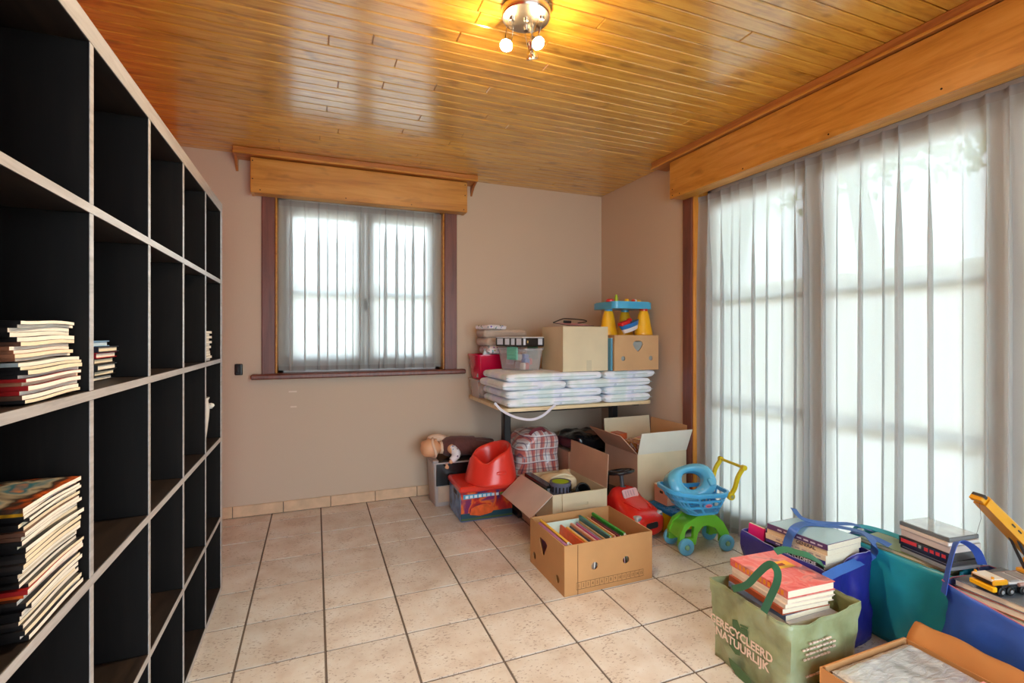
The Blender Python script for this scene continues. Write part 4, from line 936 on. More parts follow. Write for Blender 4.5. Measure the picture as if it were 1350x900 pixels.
def pf(q):
    k = (q.z+.265)/.53; s = 1.0-.18*max(0, k-.35); n3 = noise.noise(Vector((q.x*7, q.y*7, q.z*6))); n4 = noise.noise(Vector((q.x*18+3, q.y*18, q.z*14)))
    d = Vector((q.x, q.y, 0)).normalized()*(.018*n3+.007*n4)
    return Vector((q.x*s+.02*k, q.y*s, q.z+(.02*n3 if k > .8 else 0)-(.05*(q.x/.17)**2 if k > .7 else 0)))+d
MB().rbox(0, 0, .267, 180e-3, .165, .265, .07, 14, pf).build('sack', M_PLAID, pg, 70)
MB().ribbon([(-.06, -.12, .50), (-.03, -.14, .535), (.03, -.14, .54), (.07, -.12, .50)], [(0, -1, .3)], .024, .002).build('handle', mat('maroon_webbing', S(120, 40, 50), .7), pg, 60)
# ---- cartons in the dark under the desk
bc2 = carton('cardboard_box', 'narrow beige carton beside the plaid bag under the desk', (1.757, 3.33, 0), 0, .085, .28, .37, M_CARDP, closed=True)
mg = thing('folded_bag', 'dark maroon folded bag lying on the narrow beige carton', 'bag', (1.757, 3.31, .3745), (0, .25, .1))
def mgf(q): return Vector((q.x, q.y, q.z+.01*noise.noise(q*20)))
MB().rbox(.0, 0, .045, .055, .12, .030, .022, 6, mgf).build('folded_fabric', mat('maroon_fabric', S(86, 34, 46), .6, var=.2, vs=18), mg, 60); MB().ribbon([(-.05, -.12, .06), (-.02, -.125, .075), (.05, -.12, .055)], [(0, 0, 1)], .012, .002).build('strap', mat('pale_piping', S(200, 160, 160), .6), mg, 60)
dbx = carton('cardboard_box', 'low brown carton heaped with black plastic under the desk', (1.985, 3.45, 0), 0, .33, .36, .36, M_CARDP)
bp = thing('plastic_bag', 'crumpled black plastic sheet heaped on the low carton under the desk', 'bag', (1.985, 3.44, .20))
def bpf(q): return Vector((q.x, q.y, q.z+.03*noise.noise(q*9)+.012*noise.noise(q*26)))
MB().rbox(0, 0, .16, .155, .17, .10, .06, 12, bpf).build('crumpled_sheet', mat('black_glossy_film', S(24, 25, 30), .22, coat=.4), bp, 60); MB().rbox(.02, -.06, .245, .05, .05, .018, .012, 5, bpf).build('torn_label', mat('brown_label', S(150, 110, 84), .7), bp, 60)
# ---- middle open carton
MX0, MX1, MY0, MY1, MH = 1.29, 1.66, 2.59, 3.06, .29
w_, d_ = MX1-MX0, MY1-MY0
mbx = carton('cardboard_box', 'open carton with spread flaps holding a green-topped jar', ((MX0+MX1)/2, (MY0+MY1)/2, 0), 0, w_, d_, MH, M_CARDL, M_CARDI)
flap(mbx, (-w_/2, d_/2, MH), (-w_/2, -d_/2, MH), (-.77, 0, -.63), .185, card('flap_inside_grey', S(206, 188, 180)))
flap(mbx, (w_/2, -d_/2, MH), (w_/2, d_/2, MH), (.05, 0, 1), .205, M_CARDP)
flap(mbx, (-w_/2+.06, -d_/2-.003, MH), (w_/2-.05, -d_/2-.003, MH), (0, -.05, -1), .10, M_CARDL, notch=True)
flap(mbx, (w_/2, d_/2+.002, MH), (-w_/2, d_/2+.002, MH), (0, .35, -1), .15, M_CARDP)
for k in range(4): MB().box(-w_/2-.0022, -w_/2-.0018, -.10+.03*k, -.085+.03*k, .05, .10).build('printed_mark', mat('box_print_ink', S(60, 48, 60), .8), mbx)
bxn = lambda x, y: (x, y, .0055)
bfx = thing('box_file', 'black box file standing in the open carton', 'box', (1.323, 2.86, .0055), .03)
MB().box(-.025, .025, -.16, .16, 0, .305, .003).build('case', M_BKP, bfx); MB().box(-.020, .020, -.1606, -.160, .20, .29).build('label_slip', mat('grey_slip', S(120, 120, 124), .5), bfx)
clo = thing('cloth_bundle', 'cream cloth bundle stuffed in the open carton', 'cloth', (1.475, 2.90, .0055))
def clf(q): return Vector((q.x+.012*noise.noise(q*13), q.y+.012*noise.noise(q*13+Vector((4, 0, 0))), q.z+.022*noise.noise(q*11)))
MB().rbox(0, -.0, .158, .115, .095, .158, .06, 9, clf).build('crumpled_cloth', mat('cream_linen', S(232, 222, 190), .9, bump=.3, bs=60), clo, 70); MB().tube(smooth_path([(-.08, -.07, .31), (0, -.08, .33), (.08, -.06, .305)], 5), .006, 6).build('hem_fold', _M['cream_linen'], clo, 60)
jr = thing('jar', 'grey ribbed jar with a lime green top in the open carton', 'jar', (1.392, 2.690, .0055))
prof = [(0, 0), (.06, 0)]+[(.062+(.003 if i % 2 else 0), .01+.255*i/16) for i in range(17)]+[(.060, .300), (.066, .315), (.066, .330), (.052, .330)]
MB().lathe(prof, 32, cap=False).build('jar_body', mat('slate_plastic', S(96, 98, 116), .3), jr, 50); MB().lathe([(0, .322), (.0545, .322), (.0545, .328), (0, .328)], 32, cap=False).build('green_disc', mat('lime_plastic', S(164, 196, 20), .35), jr, 50)
for k in range(18):
    a = 2*PI*k/18; MB().cyl((.065*math.cos(a), .065*math.sin(a), .275), (.065*math.cos(a), .065*math.sin(a), .308), .0035, 6).build('grip_rib', M_BKP, jr)
lc = thing('cup', 'black ribbed cup lying in the open carton beside the jar', 'cup', (1.510, 2.665, .262), (0, 0, 0))
mb = MB(); mb.T = Matrix.Rotation(math.radians(68), 4, 'X') @ Matrix.Rotation(.2, 4, 'Z'); mb.lathe([(0, -.06), (.034, -.06), (.040, -.02), (.046, .05), (.048, .055), (.043, .055), (.036, -.02), (.03, -.05), (0, -.05)], 28, cap=False); mb.build('cup_wall', mat('black_rubber', S(22, 22, 24), .3), lc, 50)
mb = MB(); mb.T = Matrix.Rotation(math.radians(68), 4, 'X'); mb.tube([Vector((.049*math.cos(a), .049*math.sin(a), .05)) for a in [2*PI*i/24 for i in range(24)]], .004, 6, closed=True); mb.build('cup_rim', M_BKP, lc, 60)
cs = thing('support_block', 'dark fabric bundle under the black cup in the open carton', 'bundle', (1.535, 2.73, .0055)); MB().rbox(0, 0, .10, .045, .10, .10, .03, 5).build('wrapped_cloth', mat('dark_bundle', S(60, 48, 44), .9), cs, 60); MB().tube([Vector((.046*math.cos(a), .0, .10+.101*math.sin(a))) for a in [2*PI*i/20 for i in range(20)]], .003, 6, closed=True).build('tie', M_BLACKP, cs, 60)
# ---- right open carton
RX0, RX1, RY0, RY1, RH = 1.94, 2.335, 2.665, 3.05, .452
w_, d_ = RX1-RX0, RY1-RY0
rbx = carton('cardboard_box', 'tall open carton with upright flaps holding game boxes', ((RX0+RX1)/2, (RY0+RY1)/2, 0), 0, w_, d_, RH, M_CARDL, M_CARDI)
for o_ in rbx.children:
    if o_.name.startswith('side_panel'): o_.data.materials[0] = M_CARDP
flap(rbx, (-w_/2, -d_/2, RH), (w_/2, -d_/2, RH), (0, -.33, .94), .155, card('white_lined_card', S(222, 216, 200)), taper=-.006)
flap(rbx, (-w_/2, d_/2, RH), (-w_/2, -d_/2, RH), (-.70, 0, .71), .185, M_CARDP)
flap(rbx, (w_/2, d_/2, RH), (-w_/2, d_/2, RH), (0, .10, 1), .175, M_CARDL)
flap(rbx, (w_/2, -d_/2, RH), (w_/2, d_/2, RH), (.03, 0, 1), .165, M_CARD)
M_GAME1 = photo_cover('pink_game_print', [S(190, 40, 110), S(236, 226, 232), S(214, 96, 150), S(240, 236, 240), S(238, 214, 90), S(196, 50, 110)], 16)
M_GAME2 = photo_cover('mixed_game_print', [S(60, 54, 66), S(226, 222, 226), S(120, 40, 50), S(200, 150, 70), S(40, 60, 90)], 22)
gb1 = thing('game_box', 'pink and white printed game box leaning out of the tall carton', 'box', (2.190, 2.87, .42), (math.radians(-6), math.radians(-10), .12))
MB().box(-.11, .11, -.13, .13, 0, .075, .002).build('box_base', M_GAME1, gb1); MB().box(-.112, .112, -.132, .132, .03, .077, .002).build('box_lid', M_GAME1, gb1)
gb2 = thing('game_box', 'small dark printed game box at the left wall of the tall carton', 'box', (2.045, 2.80, .355), (0, -.12, .05))
MB().box(-.035, .035, -.10, .10, 0, .15, .002).build('box_base', M_GAME2, gb2); MB().box(-.037, .037, -.102, .102, .09, .152, .002).build('box_lid', M_GAME2, gb2)
gb3 = thing('game_box', 'orange-brown game box behind the dark one in the tall carton', 'box', (2.01, 2.97, .335), (0, -.05, .1))
MB().box(-.03, .03, -.05, .05, 0, .20, .002).build('box_base', mat('orange_brown_print', S(190, 90, 50), .4, var=.3, vs=20), gb3); MB().box(-.032, .032, -.052, .052, .12, .203, .002).build('box_lid', _M['orange_brown_print'], gb3)
fl_ = thing('game_box', 'large flat game box at the bottom of the tall carton', 'box', (2.137, 2.857, .0055)); MB().box(-.17, .17, -.17, .17, 0, .31, .002).build('box_base', M_GAME2, fl_); MB().box(-.172, .172, -.172, .172, .25, .313, .002).build('box_lid', M_GAME2, fl_)

# ================================================================== RIDE-ON CAR, TOY CART, BLUE TABLE
rc = thing('ride_on_car', 'red plastic ride-on car with black steering wheel', 'toy car', (1.822, 2.662, 0), math.radians(10))
sec = [(-.245, .088, .045, .128), (-.238, .112, .028, .148), (-.205, .126, .020, .172), (-.14, .130, .020, .200), (-.07, .126, .022, .222), (-.045, .112, .042, .245), (-.02, .108, .045, .262), (.02, .104, .050, .262), (.045, .102, .055, .215), (.10, .100, .055, .200), (.18, .102, .055, .202), (.22, .098, .060, .225), (.245, .085, .075, .215)]
def csec(y, w, zb, zt, n=28):
    out = []
    for i in range(n):
        a = 2*PI*i/n; c, s = math.cos(a), math.sin(a); e = .55
        x = w*math.copysign(abs(c)**e, c); z = (zb+zt)/2+(zt-zb)/2*math.copysign(abs(s)**e, s)
        if s > 0 and y < -.05: x *= 1-.22*s*s
        out.append((x, y, z))
    return out
M_CARR = mat('red_gloss_plastic', S(214, 36, 32), .2, coat=.6, coat_r=.06)
mb = MB(); vs = []; n = 28
for s_ in sec: vs += csec(*s_)
fs = [(i*n+k, i*n+(k+1) % n, (i+1)*n+(k+1) % n, (i+1)*n+k) for i in range(len(sec)-1) for k in range(n)]
fs += [list(range(n)), [(len(sec)-1)*n+k for k in range(n)]]; mb.add(vs, fs); mb.build('body', M_CARR, rc, 55)
M_WIN = mat('windscreen_sticker', S(226, 180, 184), .2, var=.15, vs=20)
mb = MB(); mb.T = frame_m((0, -.066, .236), (1, 0, 0), (0, .55, 1)); mb.prism(rrect(-.062, .062, -.026, .028, .012, 3), -.002, .004); mb.build('windscreen', M_WIN, rc)
for k in range(4): mb = MB(); mb.T = frame_m((0, -.0685, .2375), (1, 0, 0), (0, .55, 1)); mb.box(-.045+.022*k, -.038+.022*k, -.016, .018, .004, .0052); mb.build('sticker_line', mat('sticker_grey', S(190, 150, 158), .3), rc)
for s_ in (-1, 1):
    mb = MB(); mb.T = frame_m((s_*.062, -.150, .192), (s_*.3, 1, .25), (1, -.2, 0)); mb.prism([(-.05, -.008), (.05, -.012), (.05, .0), (-.05, .006)], -.004, .006); mb.build('hood_ridge', M_CARR, rc)
    hl = MB(); hl.rbox(s_*.088, -.212, .138, .024, .022, .020, .014, 5); h_ = hl.build('headlight', mat('headlight_silver', S(206, 206, 210), .15, metal=.4), rc, 60)
    MB().rbox(s_*.090, -.226, .138, .013, .010, .012, .008, 4).build('lamp_lens', mat('lens_grey', S(120, 124, 132), .1), h_, 60)
MB().prism([(0, 0)]*0 or rrect(-.045, .045, -.0, .001, .0002, 1), 0, .001) if False else None
mb = MB(); mb.T = frame_m((0, -.2465, .092), (1, 0, 0), (0, .15, 1)); mb.prism(rrect(-.048, .048, -.016, .018, .012, 3), -.004, .004); mb.build('grille', mat('grille_black', S(34, 30, 34), .4), rc)
for s_ in (-1, 1):
    for y in (-.15, .15):
        w = MB(); w.T = Matrix.Translation((s_*.096, y, .052)) @ Matrix.Rotation(PI/2, 4, 'Y'); w.lathe([(0, -.018), (.045, -.018), (.052, -.010), (.052, .010), (.045, .018), (0, .018)], 20, cap=False); w.build('wheel', M_BKP, rc, 50)
MB().cyl((0, .0, .255), (0, .012, .335), .013, 12).cyl((0, -.002, .250), (0, 0, .265), .026, 12, .018).build('steering_column', mat('dark_grey_plastic', S(70, 72, 78), .35), rc, 50)
sw_ = thing  # steering wheel is a part of the car
mb = MB(); mb.T = Matrix.Translation((0, .014, .340)) @ Matrix.Rotation(-.18, 4, 'X')
mb.tube([Vector((.085*math.cos(a), .070*math.sin(a), .012)) for a in [2*PI*i/30 for i in range(30)]], .011, 8, closed=True)
o_ = mb.build('steering_wheel', M_BKP, rc, 60)
mb = MB(); mb.T = Matrix.Translation((0, .014, .340)) @ Matrix.Rotation(-.18, 4, 'X'); mb.lathe([(0, -.012), (.018, -.012), (.030, .006), (.022, .014), (0, .016)], 16, cap=False)
for a in (0, 2.1, 4.2): mb.cyl((0, 0, .005), (.08*math.cos(a), .066*math.sin(a), .012), .009, 8)
mb.build('wheel_hub', _M['dark_grey_plastic'], o_, 50)
MB().rbox(0, .12, .205, .075, .085, .014, .012, 5).build('seat', M_BKP, rc, 60); MB().rbox(0, .205, .250, .070, .014, .050, .012, 5).build('backrest', M_BKP, rc, 60)
# ---- blue topped yellow play table
pt_ = thing('play_table', 'low play table with blue studded top and yellow base', 'toy', (2.16, 2.525, 0))
M_PB = mat('royal_blue_plastic', S(20, 120, 186), .35, coat=.2); M_PY = mat('bright_yellow_plastic', S(236, 206, 14), .35, coat=.2)
MB().box(-.165, .17, -.118, .115, .128, .156, .006).build('top', M_PB, pt_)
for s_ in (-1, 1): MB().box(s_*.135-.02, s_*.135+.02, -.105, .105, 0, .128, .006).build('leg', M_PY, pt_)
MB().box(-.115, .115, -.108, -.098, .03, .128, .003).build('apron', M_PY, pt_); MB().box(-.115, .115, .09, .10, .03, .128, .003).build('apron', M_PY, pt_)
for i in range(6):
    for j in range(5):
        if i >= 2 and j >= 2: continue
        MB().lathe([(0, .156), (.011, .156), (.011, .161), (0, .161)], 10, (-.14+.052*i, -.09+.044*j, 0), cap=False).build('stud', M_PB, pt_, 40)
pk = carton('cardboard_box', 'small pink carton with white lid on the blue play table', (2.115, 2.556, .1615), 0, .16, .125, .105, card('pink_card', S(222, 168, 148)), holes={'left': [[(.045, .062), (.080, .062), (.080, .080), (.045, .080)]]})
MB().box(-.081, .081, -.0635, .0635, .105, .112, .001).build('lid', mat('white_card', S(232, 226, 220), .7), pk); MB().box(-.075, .075, -.058, .058, .006, .10).build('filling', mat('dark_filling', S(70, 60, 58), .9), pk)
# ---- toy shopping cart
tc = thing('toy_cart', 'green and blue toy shopping cart with yellow handle', 'toy cart', (2.06, 2.253, 0), math.radians(-9))
M_CG = mat('apple_green_plastic', S(112, 208, 58), .3, coat=.3); M_CB = mat('light_blue_plastic', S(78, 178, 232), .3, coat=.3); M_CW = mat('wheel_blue_plastic', S(104, 190, 236), .35); M_CY = mat('mustard_yellow_plastic', S(214, 190, 10), .3, coat=.3)
WX = .128; WY = .080; WR = .046
arch = []
outer = [(-WX-.035, .048), (-WX-.030, .110), (-WX+.0, .165), (-.05, .205), (.02, .212), (.075, .200), (.118, .160), (.150, .105), (WX+.034, .048)]
inner = [(WX-.030, .048), (.10, .085), (.065, .130), (.02, .150), (-.015, .145), (-.045, .110), (-.06, .048)]
wind = [(-WX-.004, .085), (-WX+.006, .125), (-.092, .155), (-.068, .150), (-.074, .085)]
for s_ in (-1, 1):
    me = panel_mesh(outer+inner, [wind], .024, M_CG, 'side_arch'); me.transform(frame_m((0, s_*.055, 0), (1, 0, 0), (0, 0, 1))); link('side_arch', me, tc)
mb = MB(); mb.sweep([Vector((x, 0, z-.004)) for x, z in [(-WX-.028, .09), (-WX+.0, .150), (-.05, .198), (.02, .206), (.075, .194), (.118, .154), (.146, .105)]], [(-.056, -.004), (.056, -.004), (.056, .004), (-.056, .004)], up=(0, 0, 1)); mb.build('deck', M_CG, tc, 40)
for sx_ in (-1, 1):
    for sy_ in (-1, 1):
        w = MB(); w.T = Matrix.Translation((sx_*WX, sy_*WY, WR)) @ Matrix.Rotation(PI/2, 4, 'X')
        w.lathe([(0, -.013), (.038, -.013), (.045, -.009), (WR, -.004), (WR, .004), (.045, .009), (.038, .013), (.020, .013), (.018, .010), (0, .010)], 28, cap=False); wo = w.build('wheel', M_CW, tc, 45)
        h = MB(); h.T = Matrix.Translation((sx_*WX, sy_*WY, WR)) @ Matrix.Rotation(PI/2, 4, 'X'); h.lathe([(0, -.018), (.012, -.018), (.014, -.010), (.014, .010), (.012, .018), (0, .018)], 16, cap=False); h.build('hub', mat('hub_green', S(130, 190, 150), .35), wo, 45)
# basket: solid floor and rim, open lattice of bars
def brim(v):
    """half sizes and centre of the basket outline at height fraction v"""
    x0 = -.085-.135*v**.8; x1 = .105+.045*v; hy = .070+.036*v; return x0, x1, hy
def bpt(u, v):
    x0, x1, hy = brim(v); P = rrect(x0, x1, -hy, hy, .055+.012*v, 6); n = len(P); k = u*n; i = int(k) % n; f = k-int(k)
    a = Vector((*P[i], 0)); b = Vector((*P[(i+1) % n], 0)); p = a.lerp(b, f); p.z = .212+.118*v+.028*max(0, -(p.x+.05)/.15)*v; return p
NB = 44
bk = MB()
bk.add([bpt(i/NB, 0) for i in range(NB)], [list(range(NB))]); bk.add([bpt(i/NB, 0)+Vector((0, 0, .005)) for i in range(NB)], [list(range(NB))]); bk.build('basket_floor', M_CB, tc)
bk = MB(); bk.sweep([bpt(i/NB, 1.0) for i in range(NB)], [(-.005, -.014), (.007, -.014), (.011, .004), (.007, .008), (-.005, .008)], closed=True); bk.build('basket_rim', M_CB, tc, 50)
for v in (.04, .38, .68):
    bk = MB(); bk.sweep([bpt(i/NB, v) for i in range(NB)], [(-.002, -.006), (.003, -.006), (.003, .006), (-.002, .006)], closed=True); bk.build('basket_band', M_CB, tc, 50)
for i in range(22):
    bk = MB(); u = i/22; pth = [bpt(u, v) for v in (.0, .3, .6, .95)]; c_ = Vector((0, 0, 0)); nrm = Vector((pth[1].x-.0, pth[1].y, 0)).normalized()
    bk.ribbon(pth, [nrm], .011, .004); bk.build('basket_bar', M_CB, tc)
eo = bpt(0, .52); mb = MB(); mb.T = frame_m((-.0, -.0945, .272), (1, 0, 0), (0, -.3, 1)); mb.prism(circ(0, 0, .030, 24, .017), -.002, .005); em = mb.build('emblem', M_CB, tc)
mb = MB(); mb.T = frame_m((-.0, -.0995, .2725), (1, 0, 0), (0, -.3, 1)); mb.prism(circ(0, 0, .021, 24, .011), -.002, .003); mb.build('emblem_oval', mat('pink_print', S(226, 130, 150), .4), em)
for k in range(2): mb = MB(); mb.T = frame_m((-.0, -.1022, .2735+.007*(.5-k)), (1, 0, 0), (0, -.3, 1)); mb.box(-.012, .012, -.0018, .0018, 0, .0015); mb.build('emblem_mark', mat('purple_print', S(150, 70, 130), .4), em)
# yellow handle
for s_ in (-1, 1):
    P = smooth_path([(.135, s_*.100, .318), (.165, s_*.101, .36), (.185, s_*.101, .42), (.222, s_*.100, .472)], 5)
    ar = MB(); ar.sweep(P, [(-.008, -.010), (.008, -.010), (.008, .010), (-.008, .010)], up=(1, 0, 0)); a_ = ar.build('handle_arm', M_CY, tc, 40)
    k = MB(); k.T = Matrix.Translation((.137, s_*.104, .318)) @ Matrix.Rotation(PI/2, 4, 'X'); k.lathe([(0, -.012), (.020, -.012), (.022, -.006), (.022, .006), (.020, .012), (0, .012)], 20, cap=False); k.build('pivot_disc', M_CY, a_, 45)
    k = MB(); k.T = Matrix.Translation((.137, s_*.118, .318)) @ Matrix.Rotation(PI/2, 4, 'X'); k.lathe([(0, -.004), (.009, -.004), (.009, .004), (0, .004)], 14, cap=False); k.build('pivot_pin', mat('pin_grey', S(170, 176, 130), .35), a_, 45)
    k = MB(); k.T = Matrix.Translation((.222, s_*.104, .474)) @ Matrix.Rotation(PI/2, 4, 'X'); k.lathe([(0, -.011), (.015, -.011), (.015, .011), (0, .011)], 16, cap=False); k.build('end_knob', M_CY, a_, 45)
MB().cyl((.222, -.098, .474), (.222, .098, .474), .0085, 12).build('crossbar', M_CY, tc, 50)
# blue toddler seat in the basket
ts = thing('potty_seat', 'translucent-blue moulded potty seat lying tilted in the toy cart', 'potty seat', (2.005, 2.262, .372), (math.radians(62), math.radians(-14), math.radians(-14)))
def tsf(u, v):
    a = 2*PI*u; ro = Vector((.135*math.copysign(abs(math.cos(a))**.75, math.cos(a)), .105*math.copysign(abs(math.sin(a))**.75, math.sin(a)), 0)); ri = Vector((.066*math.cos(a)+.012, .052*math.sin(a)+.012, 0))
    sad = .028*math.cos(2*a)
    if v < .3: t = v/.3; p = ro*(1.0-.02*t); p.z = -.045+.075*t+sad*t; return p
    if v < .75: t = (v-.3)/.45; p = ro*.98*(1-t)+ri*t; p.z = .03+.022*math.sin(PI*t)+sad*(1-.6*t); return p
    t = (v-.75)/.25; p = ri*(1-.05*t); p.z = .03-.05*t+sad*.4; return p
M_TS = mat('soft_blue_plastic', S(92, 178, 214), .22, coat=.4)
MB().grid(tsf, 48, 20, cu=True).build('seat_shell', M_TS, ts, 60, thick=.003)
P = [tsf(.25+i/24*.5, .06)+Vector((0, .0, .035)) for i in range(0, 25)]
MB().rbox(.10, -.03, .058, .018, .022, .016, .010, 4).build('front_shield', M_TS, ts, 60)

# ================================================================== FRUIT BOX WITH BOOKS
FX0, FX1, FY0, FY1, FH = 1.083, 1.581, 2.052, 2.448, .239
w_, d_ = FX1-FX0, FY1-FY0
def fr_(px, py): p = onY(px, py, FY0); return (p.x-FX0, p.z)
def le_(px, py): p = onX(px, py, FX0); return (FY1-.004-p.y, p.z)
tri = le_(716, 722)
fb = carton('cardboard_box', 'brown fruit box with printed number strip, packed with picture books', ((FX0+FX1)/2, (FY0+FY1)/2, 0), 0, w_, d_, FH, card('fruit_box_card', S(196, 146, 94)), M_CARDI,
            holes={'front': [circ(*fr_(783.9, 745.7), .0185), circ(*fr_(825.4, 737.7), .0185)], 'left': [circ(*le_(704.4, 732), .019), circ(*le_(735, 763), .019), [(tri[0]+x, tri[1]+y) for x, y in ((-.05, .03), (-.035, .042), (.03, .042), (.05, .03), (.008, -.036), (-.008, -.036))]]})
M_INK = mat('brown_ink', S(96, 74, 40), .8)
a0 = fr_(760, 773)[0]-w_/2; a1 = fr_(848, 755)[0]-w_/2; zc = .040; hh = .0165
rp = MB()
for z in (zc-hh, zc+hh): rp.box(a0, a1, -d_/2-.0006, -d_/2-.0001, z-.0008, z+.0008)
for k in range(16): x = a0+(a1-a0)*k/15; rp.box(x-.0007, x+.0007, -d_/2-.0006, -d_/2-.0001, zc-hh, zc+hh)
rp.build('number_grid', M_INK, fb)
for k in range(15): text(str(k+1), .021, M_INK, fb, frame_m((a0+(a1-a0)*(k+.5)/15, -d_/2-.0006, zc), (1, 0, 0), (0, 0, 1)), 'numeral', sx=.85)
sx_ = fr_(761.8, 760)[0]-w_/2; MB().box(sx_-.0015, sx_+.0015, -d_/2-.0008, -d_/2, .0, FH-.004).build('seam', mat('card_seam', S(110, 76, 44), .9), fb)
rb = random.Random(17)
spec = [(.012, .30, .228, S(176, 116, 168), 'purple'), (.010, .31, .236, S(232, 186, 60), 'yellow'), (.006, .30, .220, S(110, 118, 130), 'slate grey'), (.006, .28, .215, S(236, 232, 224), 'white'), (.008, .26, .205, S(226, 92, 40), 'bright orange'), (.007, .27, .190, S(34, 70, 110), 'navy'),
        (.010, .25, .195, S(236, 178, 70), 'amber'), (.007, .28, .190, S(224, 214, 204), 'ivory'), (.006, .29, .195, S(70, 76, 92), 'charcoal'), (.009, .29, .200, S(216, 150, 110), 'peach'), (.008, .30, .195, S(226, 200, 204), 'pale rose'), (.007, .28, .200, S(200, 90, 150), 'pink'), (.006, .29, .200, S(150, 150, 190), 'lilac'), (.008, .30, .205, S(206, 176, 130), 'tan'),
        (.009, .31, .225, S(70, 128, 130), 'dark teal'), (.006, .30, .222, S(176, 204, 50), 'lime'), (.009, .28, .210, S(196, 60, 44), 'brick red'), (.008, .28, .212, S(214, 160, 120), 'salmon'), (.008, .29, .215, S(120, 36, 48), 'wine red'), (.007, .28, .215, S(60, 44, 50), 'dark plum'), (.010, .31, .228, S(60, 160, 60), 'grass green'), (.006, .29, .215, S(226, 220, 180), 'cream'), (.007, .30, .190, S(186, 40, 50), 'crimson'), (.006, .30, .185, S(206, 100, 100), 'coral')]
x = FX0+.054
for k, (T_, L_, W_, c, nme) in enumerate(spec):
    tl = (-.20 if k < 4 else (.10 if k < 14 else -.12)); T2 = T_*1.18
    if k == 14: x += .046
    book((x+T2/2+(.5*W_*math.sin(tl)), FY0+.012+L_/2+rb.uniform(0, .05)*(1 if L_ < .3 else .6), .006+W_/2*math.cos(tl)+abs(math.sin(tl))*T2/2), (0, PI/2+tl, 0), W_, L_, T2, mat('picture_book_%d' % k, c, .35, var=.12, vs=30), nme+' picture book standing in the fruit box', pm=M_PAPER, hard=k % 3 == 0); x += T2+.0045
M_TEALP = photo_cover('pale_teal_print', [S(150, 190, 186), S(196, 222, 216), S(206, 228, 222), S(214, 230, 224), S(120, 140, 140)], 7)
lb = book((1.262, 2.372, .150), (math.radians(52), 0, .0), .23, .006+.135, .010, M_TEALP, 'large pale teal picture book lying open at the back of the fruit box', pm=M_PAPER)
# ================================================================== SHOPPING BAGS WITH BOOKS
def tote(name, label, x0, x1, y0, y1, h, m, gus=.03, flare=.012, seed=0, rim=None, rz=0.0, crease=True, bulge=.012, mt=None, kb=0.0):
    cx_, cy_ = (x0+x1)/2, (y0+y1)/2; r = thing(name, label, 'bag', (cx_, cy_, 0), rz); hx, hy = (x1-x0)/2, (y1-y0)/2
    N = 16; per = []
    for k in range(N): per.append((-1+2*k/N, -1))
    for k in range(N): per.append((1, -1+2*k/N))
    for k in range(N): per.append((1-2*k/N, 1))
    for k in range(N): per.append((-1, 1-2*k/N))
    rows_ = 16
    def f(u, v):
        i = int(round(u*4*N)) % (4*N); px, py = per[i]; k = 1-.06*(1-v)
        x = px*hx*(k+(kb*(1-v)*(1 if px > 0 else 0))); y = py*hy*k
        s = math.cos(PI/2*px) if abs(py) == 1 else math.cos(PI/2*py)
        if abs(py) == 1:
            y += py*(bulge*s*(1-v)-(gus*max(0, 1-abs(px)*1.6)*v*v if crease else 0)+flare*v*s)
        else: x += px*(bulge*s*math.sin(PI*min(1, v*1.1))+flare*v*s)
        n_ = noise.noise(Vector((px*2.2+seed, py*2.2, v*3)))*.013+noise.noise(Vector((px*6+seed, py*6, v*7)))*.006
        d = Vector((px if abs(px) == 1 else 0, py if abs(py) == 1 else 0, 0)); z = h*v
        if rim: z += rim(px, py)*v**3
        rr = .6 if v < .04 else 1
        return Vector((x, y, max(.001, z)))+d*n_*rr
    mb = MB(); mb.grid(f, 4*N, rows_, cu=True); o = mb.build('body', m, r, 75, thick=.0016)
    MB().add([f(i/(4*N), .0) for i in range(4*N)], [list(range(4*N))]).build('base', m, r)
    e = MB(); e.tube([f(i/(4*N), 1.0) for i in range(4*N)], .0017, 6, closed=True); e.build('rim_hem', mt or m, r, 60)
    return r, f
def fabric(name, c, rough=.5, v=.10): return mat(name, c, rough, var=v, vs=6, bump=.9, bs=22, coat=.15, coat_r=.35)
# ---- green bag
g = NT('green_recycled_bag'); src = g.n('TexCoord').outputs['Object']; n1 = g.n('TexNoise', {'Vector': src, 'Scale': 9.0, 'Detail': 4.0}).outputs[0]
g.set(Base_Color=g.ramp(n1, [(.34, S(126, 132, 92)), (.52, S(150, 160, 118)), (.68, S(160, 174, 140))]), Roughness=.38, Coat_Weight=.2, Coat_Roughness=.3)
wr = g.n('TexNoise', {'Vector': src, 'Scale': 16.0, 'Detail': 3.0, 'Distortion': 1.0}).outputs[0]; g.bump(wr, .35, .008); M_GBAG = g.m
GX0, GX1, GY0, GY1, GHT = 1.417, 1.742, 1.137, 1.478, .292
gbag, gf = tote('shopping_bag', 'olive green recycled shopping bag full of cookery books', GX0, GX1, GY0, GY1, GHT, M_GBAG, gus=.02, seed=3, bulge=.004, flare=.004, rim=lambda px, py: .018*max(0, px)-.012*math.cos(px*PI/2)*(1 if py < 0 else .3))
M_LET = mat('pale_pink_ink', S(232, 206, 188), .6); M_GRN = mat('leaf_green_ink', S(74, 106, 66), .6)
FXL = -(GX1-GX0)/2-.0085
def on_left(px, py): p = onX(px, py, GX0-.006); return Vector((FXL, p.y-(GY0+GY1)/2, p.z))
L1a, L1b = on_left(946, 839), on_left(1016, 887); L2a = on_left(951, 853)
hgt = .030
wid = abs(L1a.y-L1b.y)
tx = text('GERECYCLEERD', .042, M_LET, gbag, frame_m(((FXL, (L1a.y+L1b.y)/2+.012, .150)), (0, -1, -.0), (0, 0, 1)), 'lettering', sx=.92, bold=.0011)
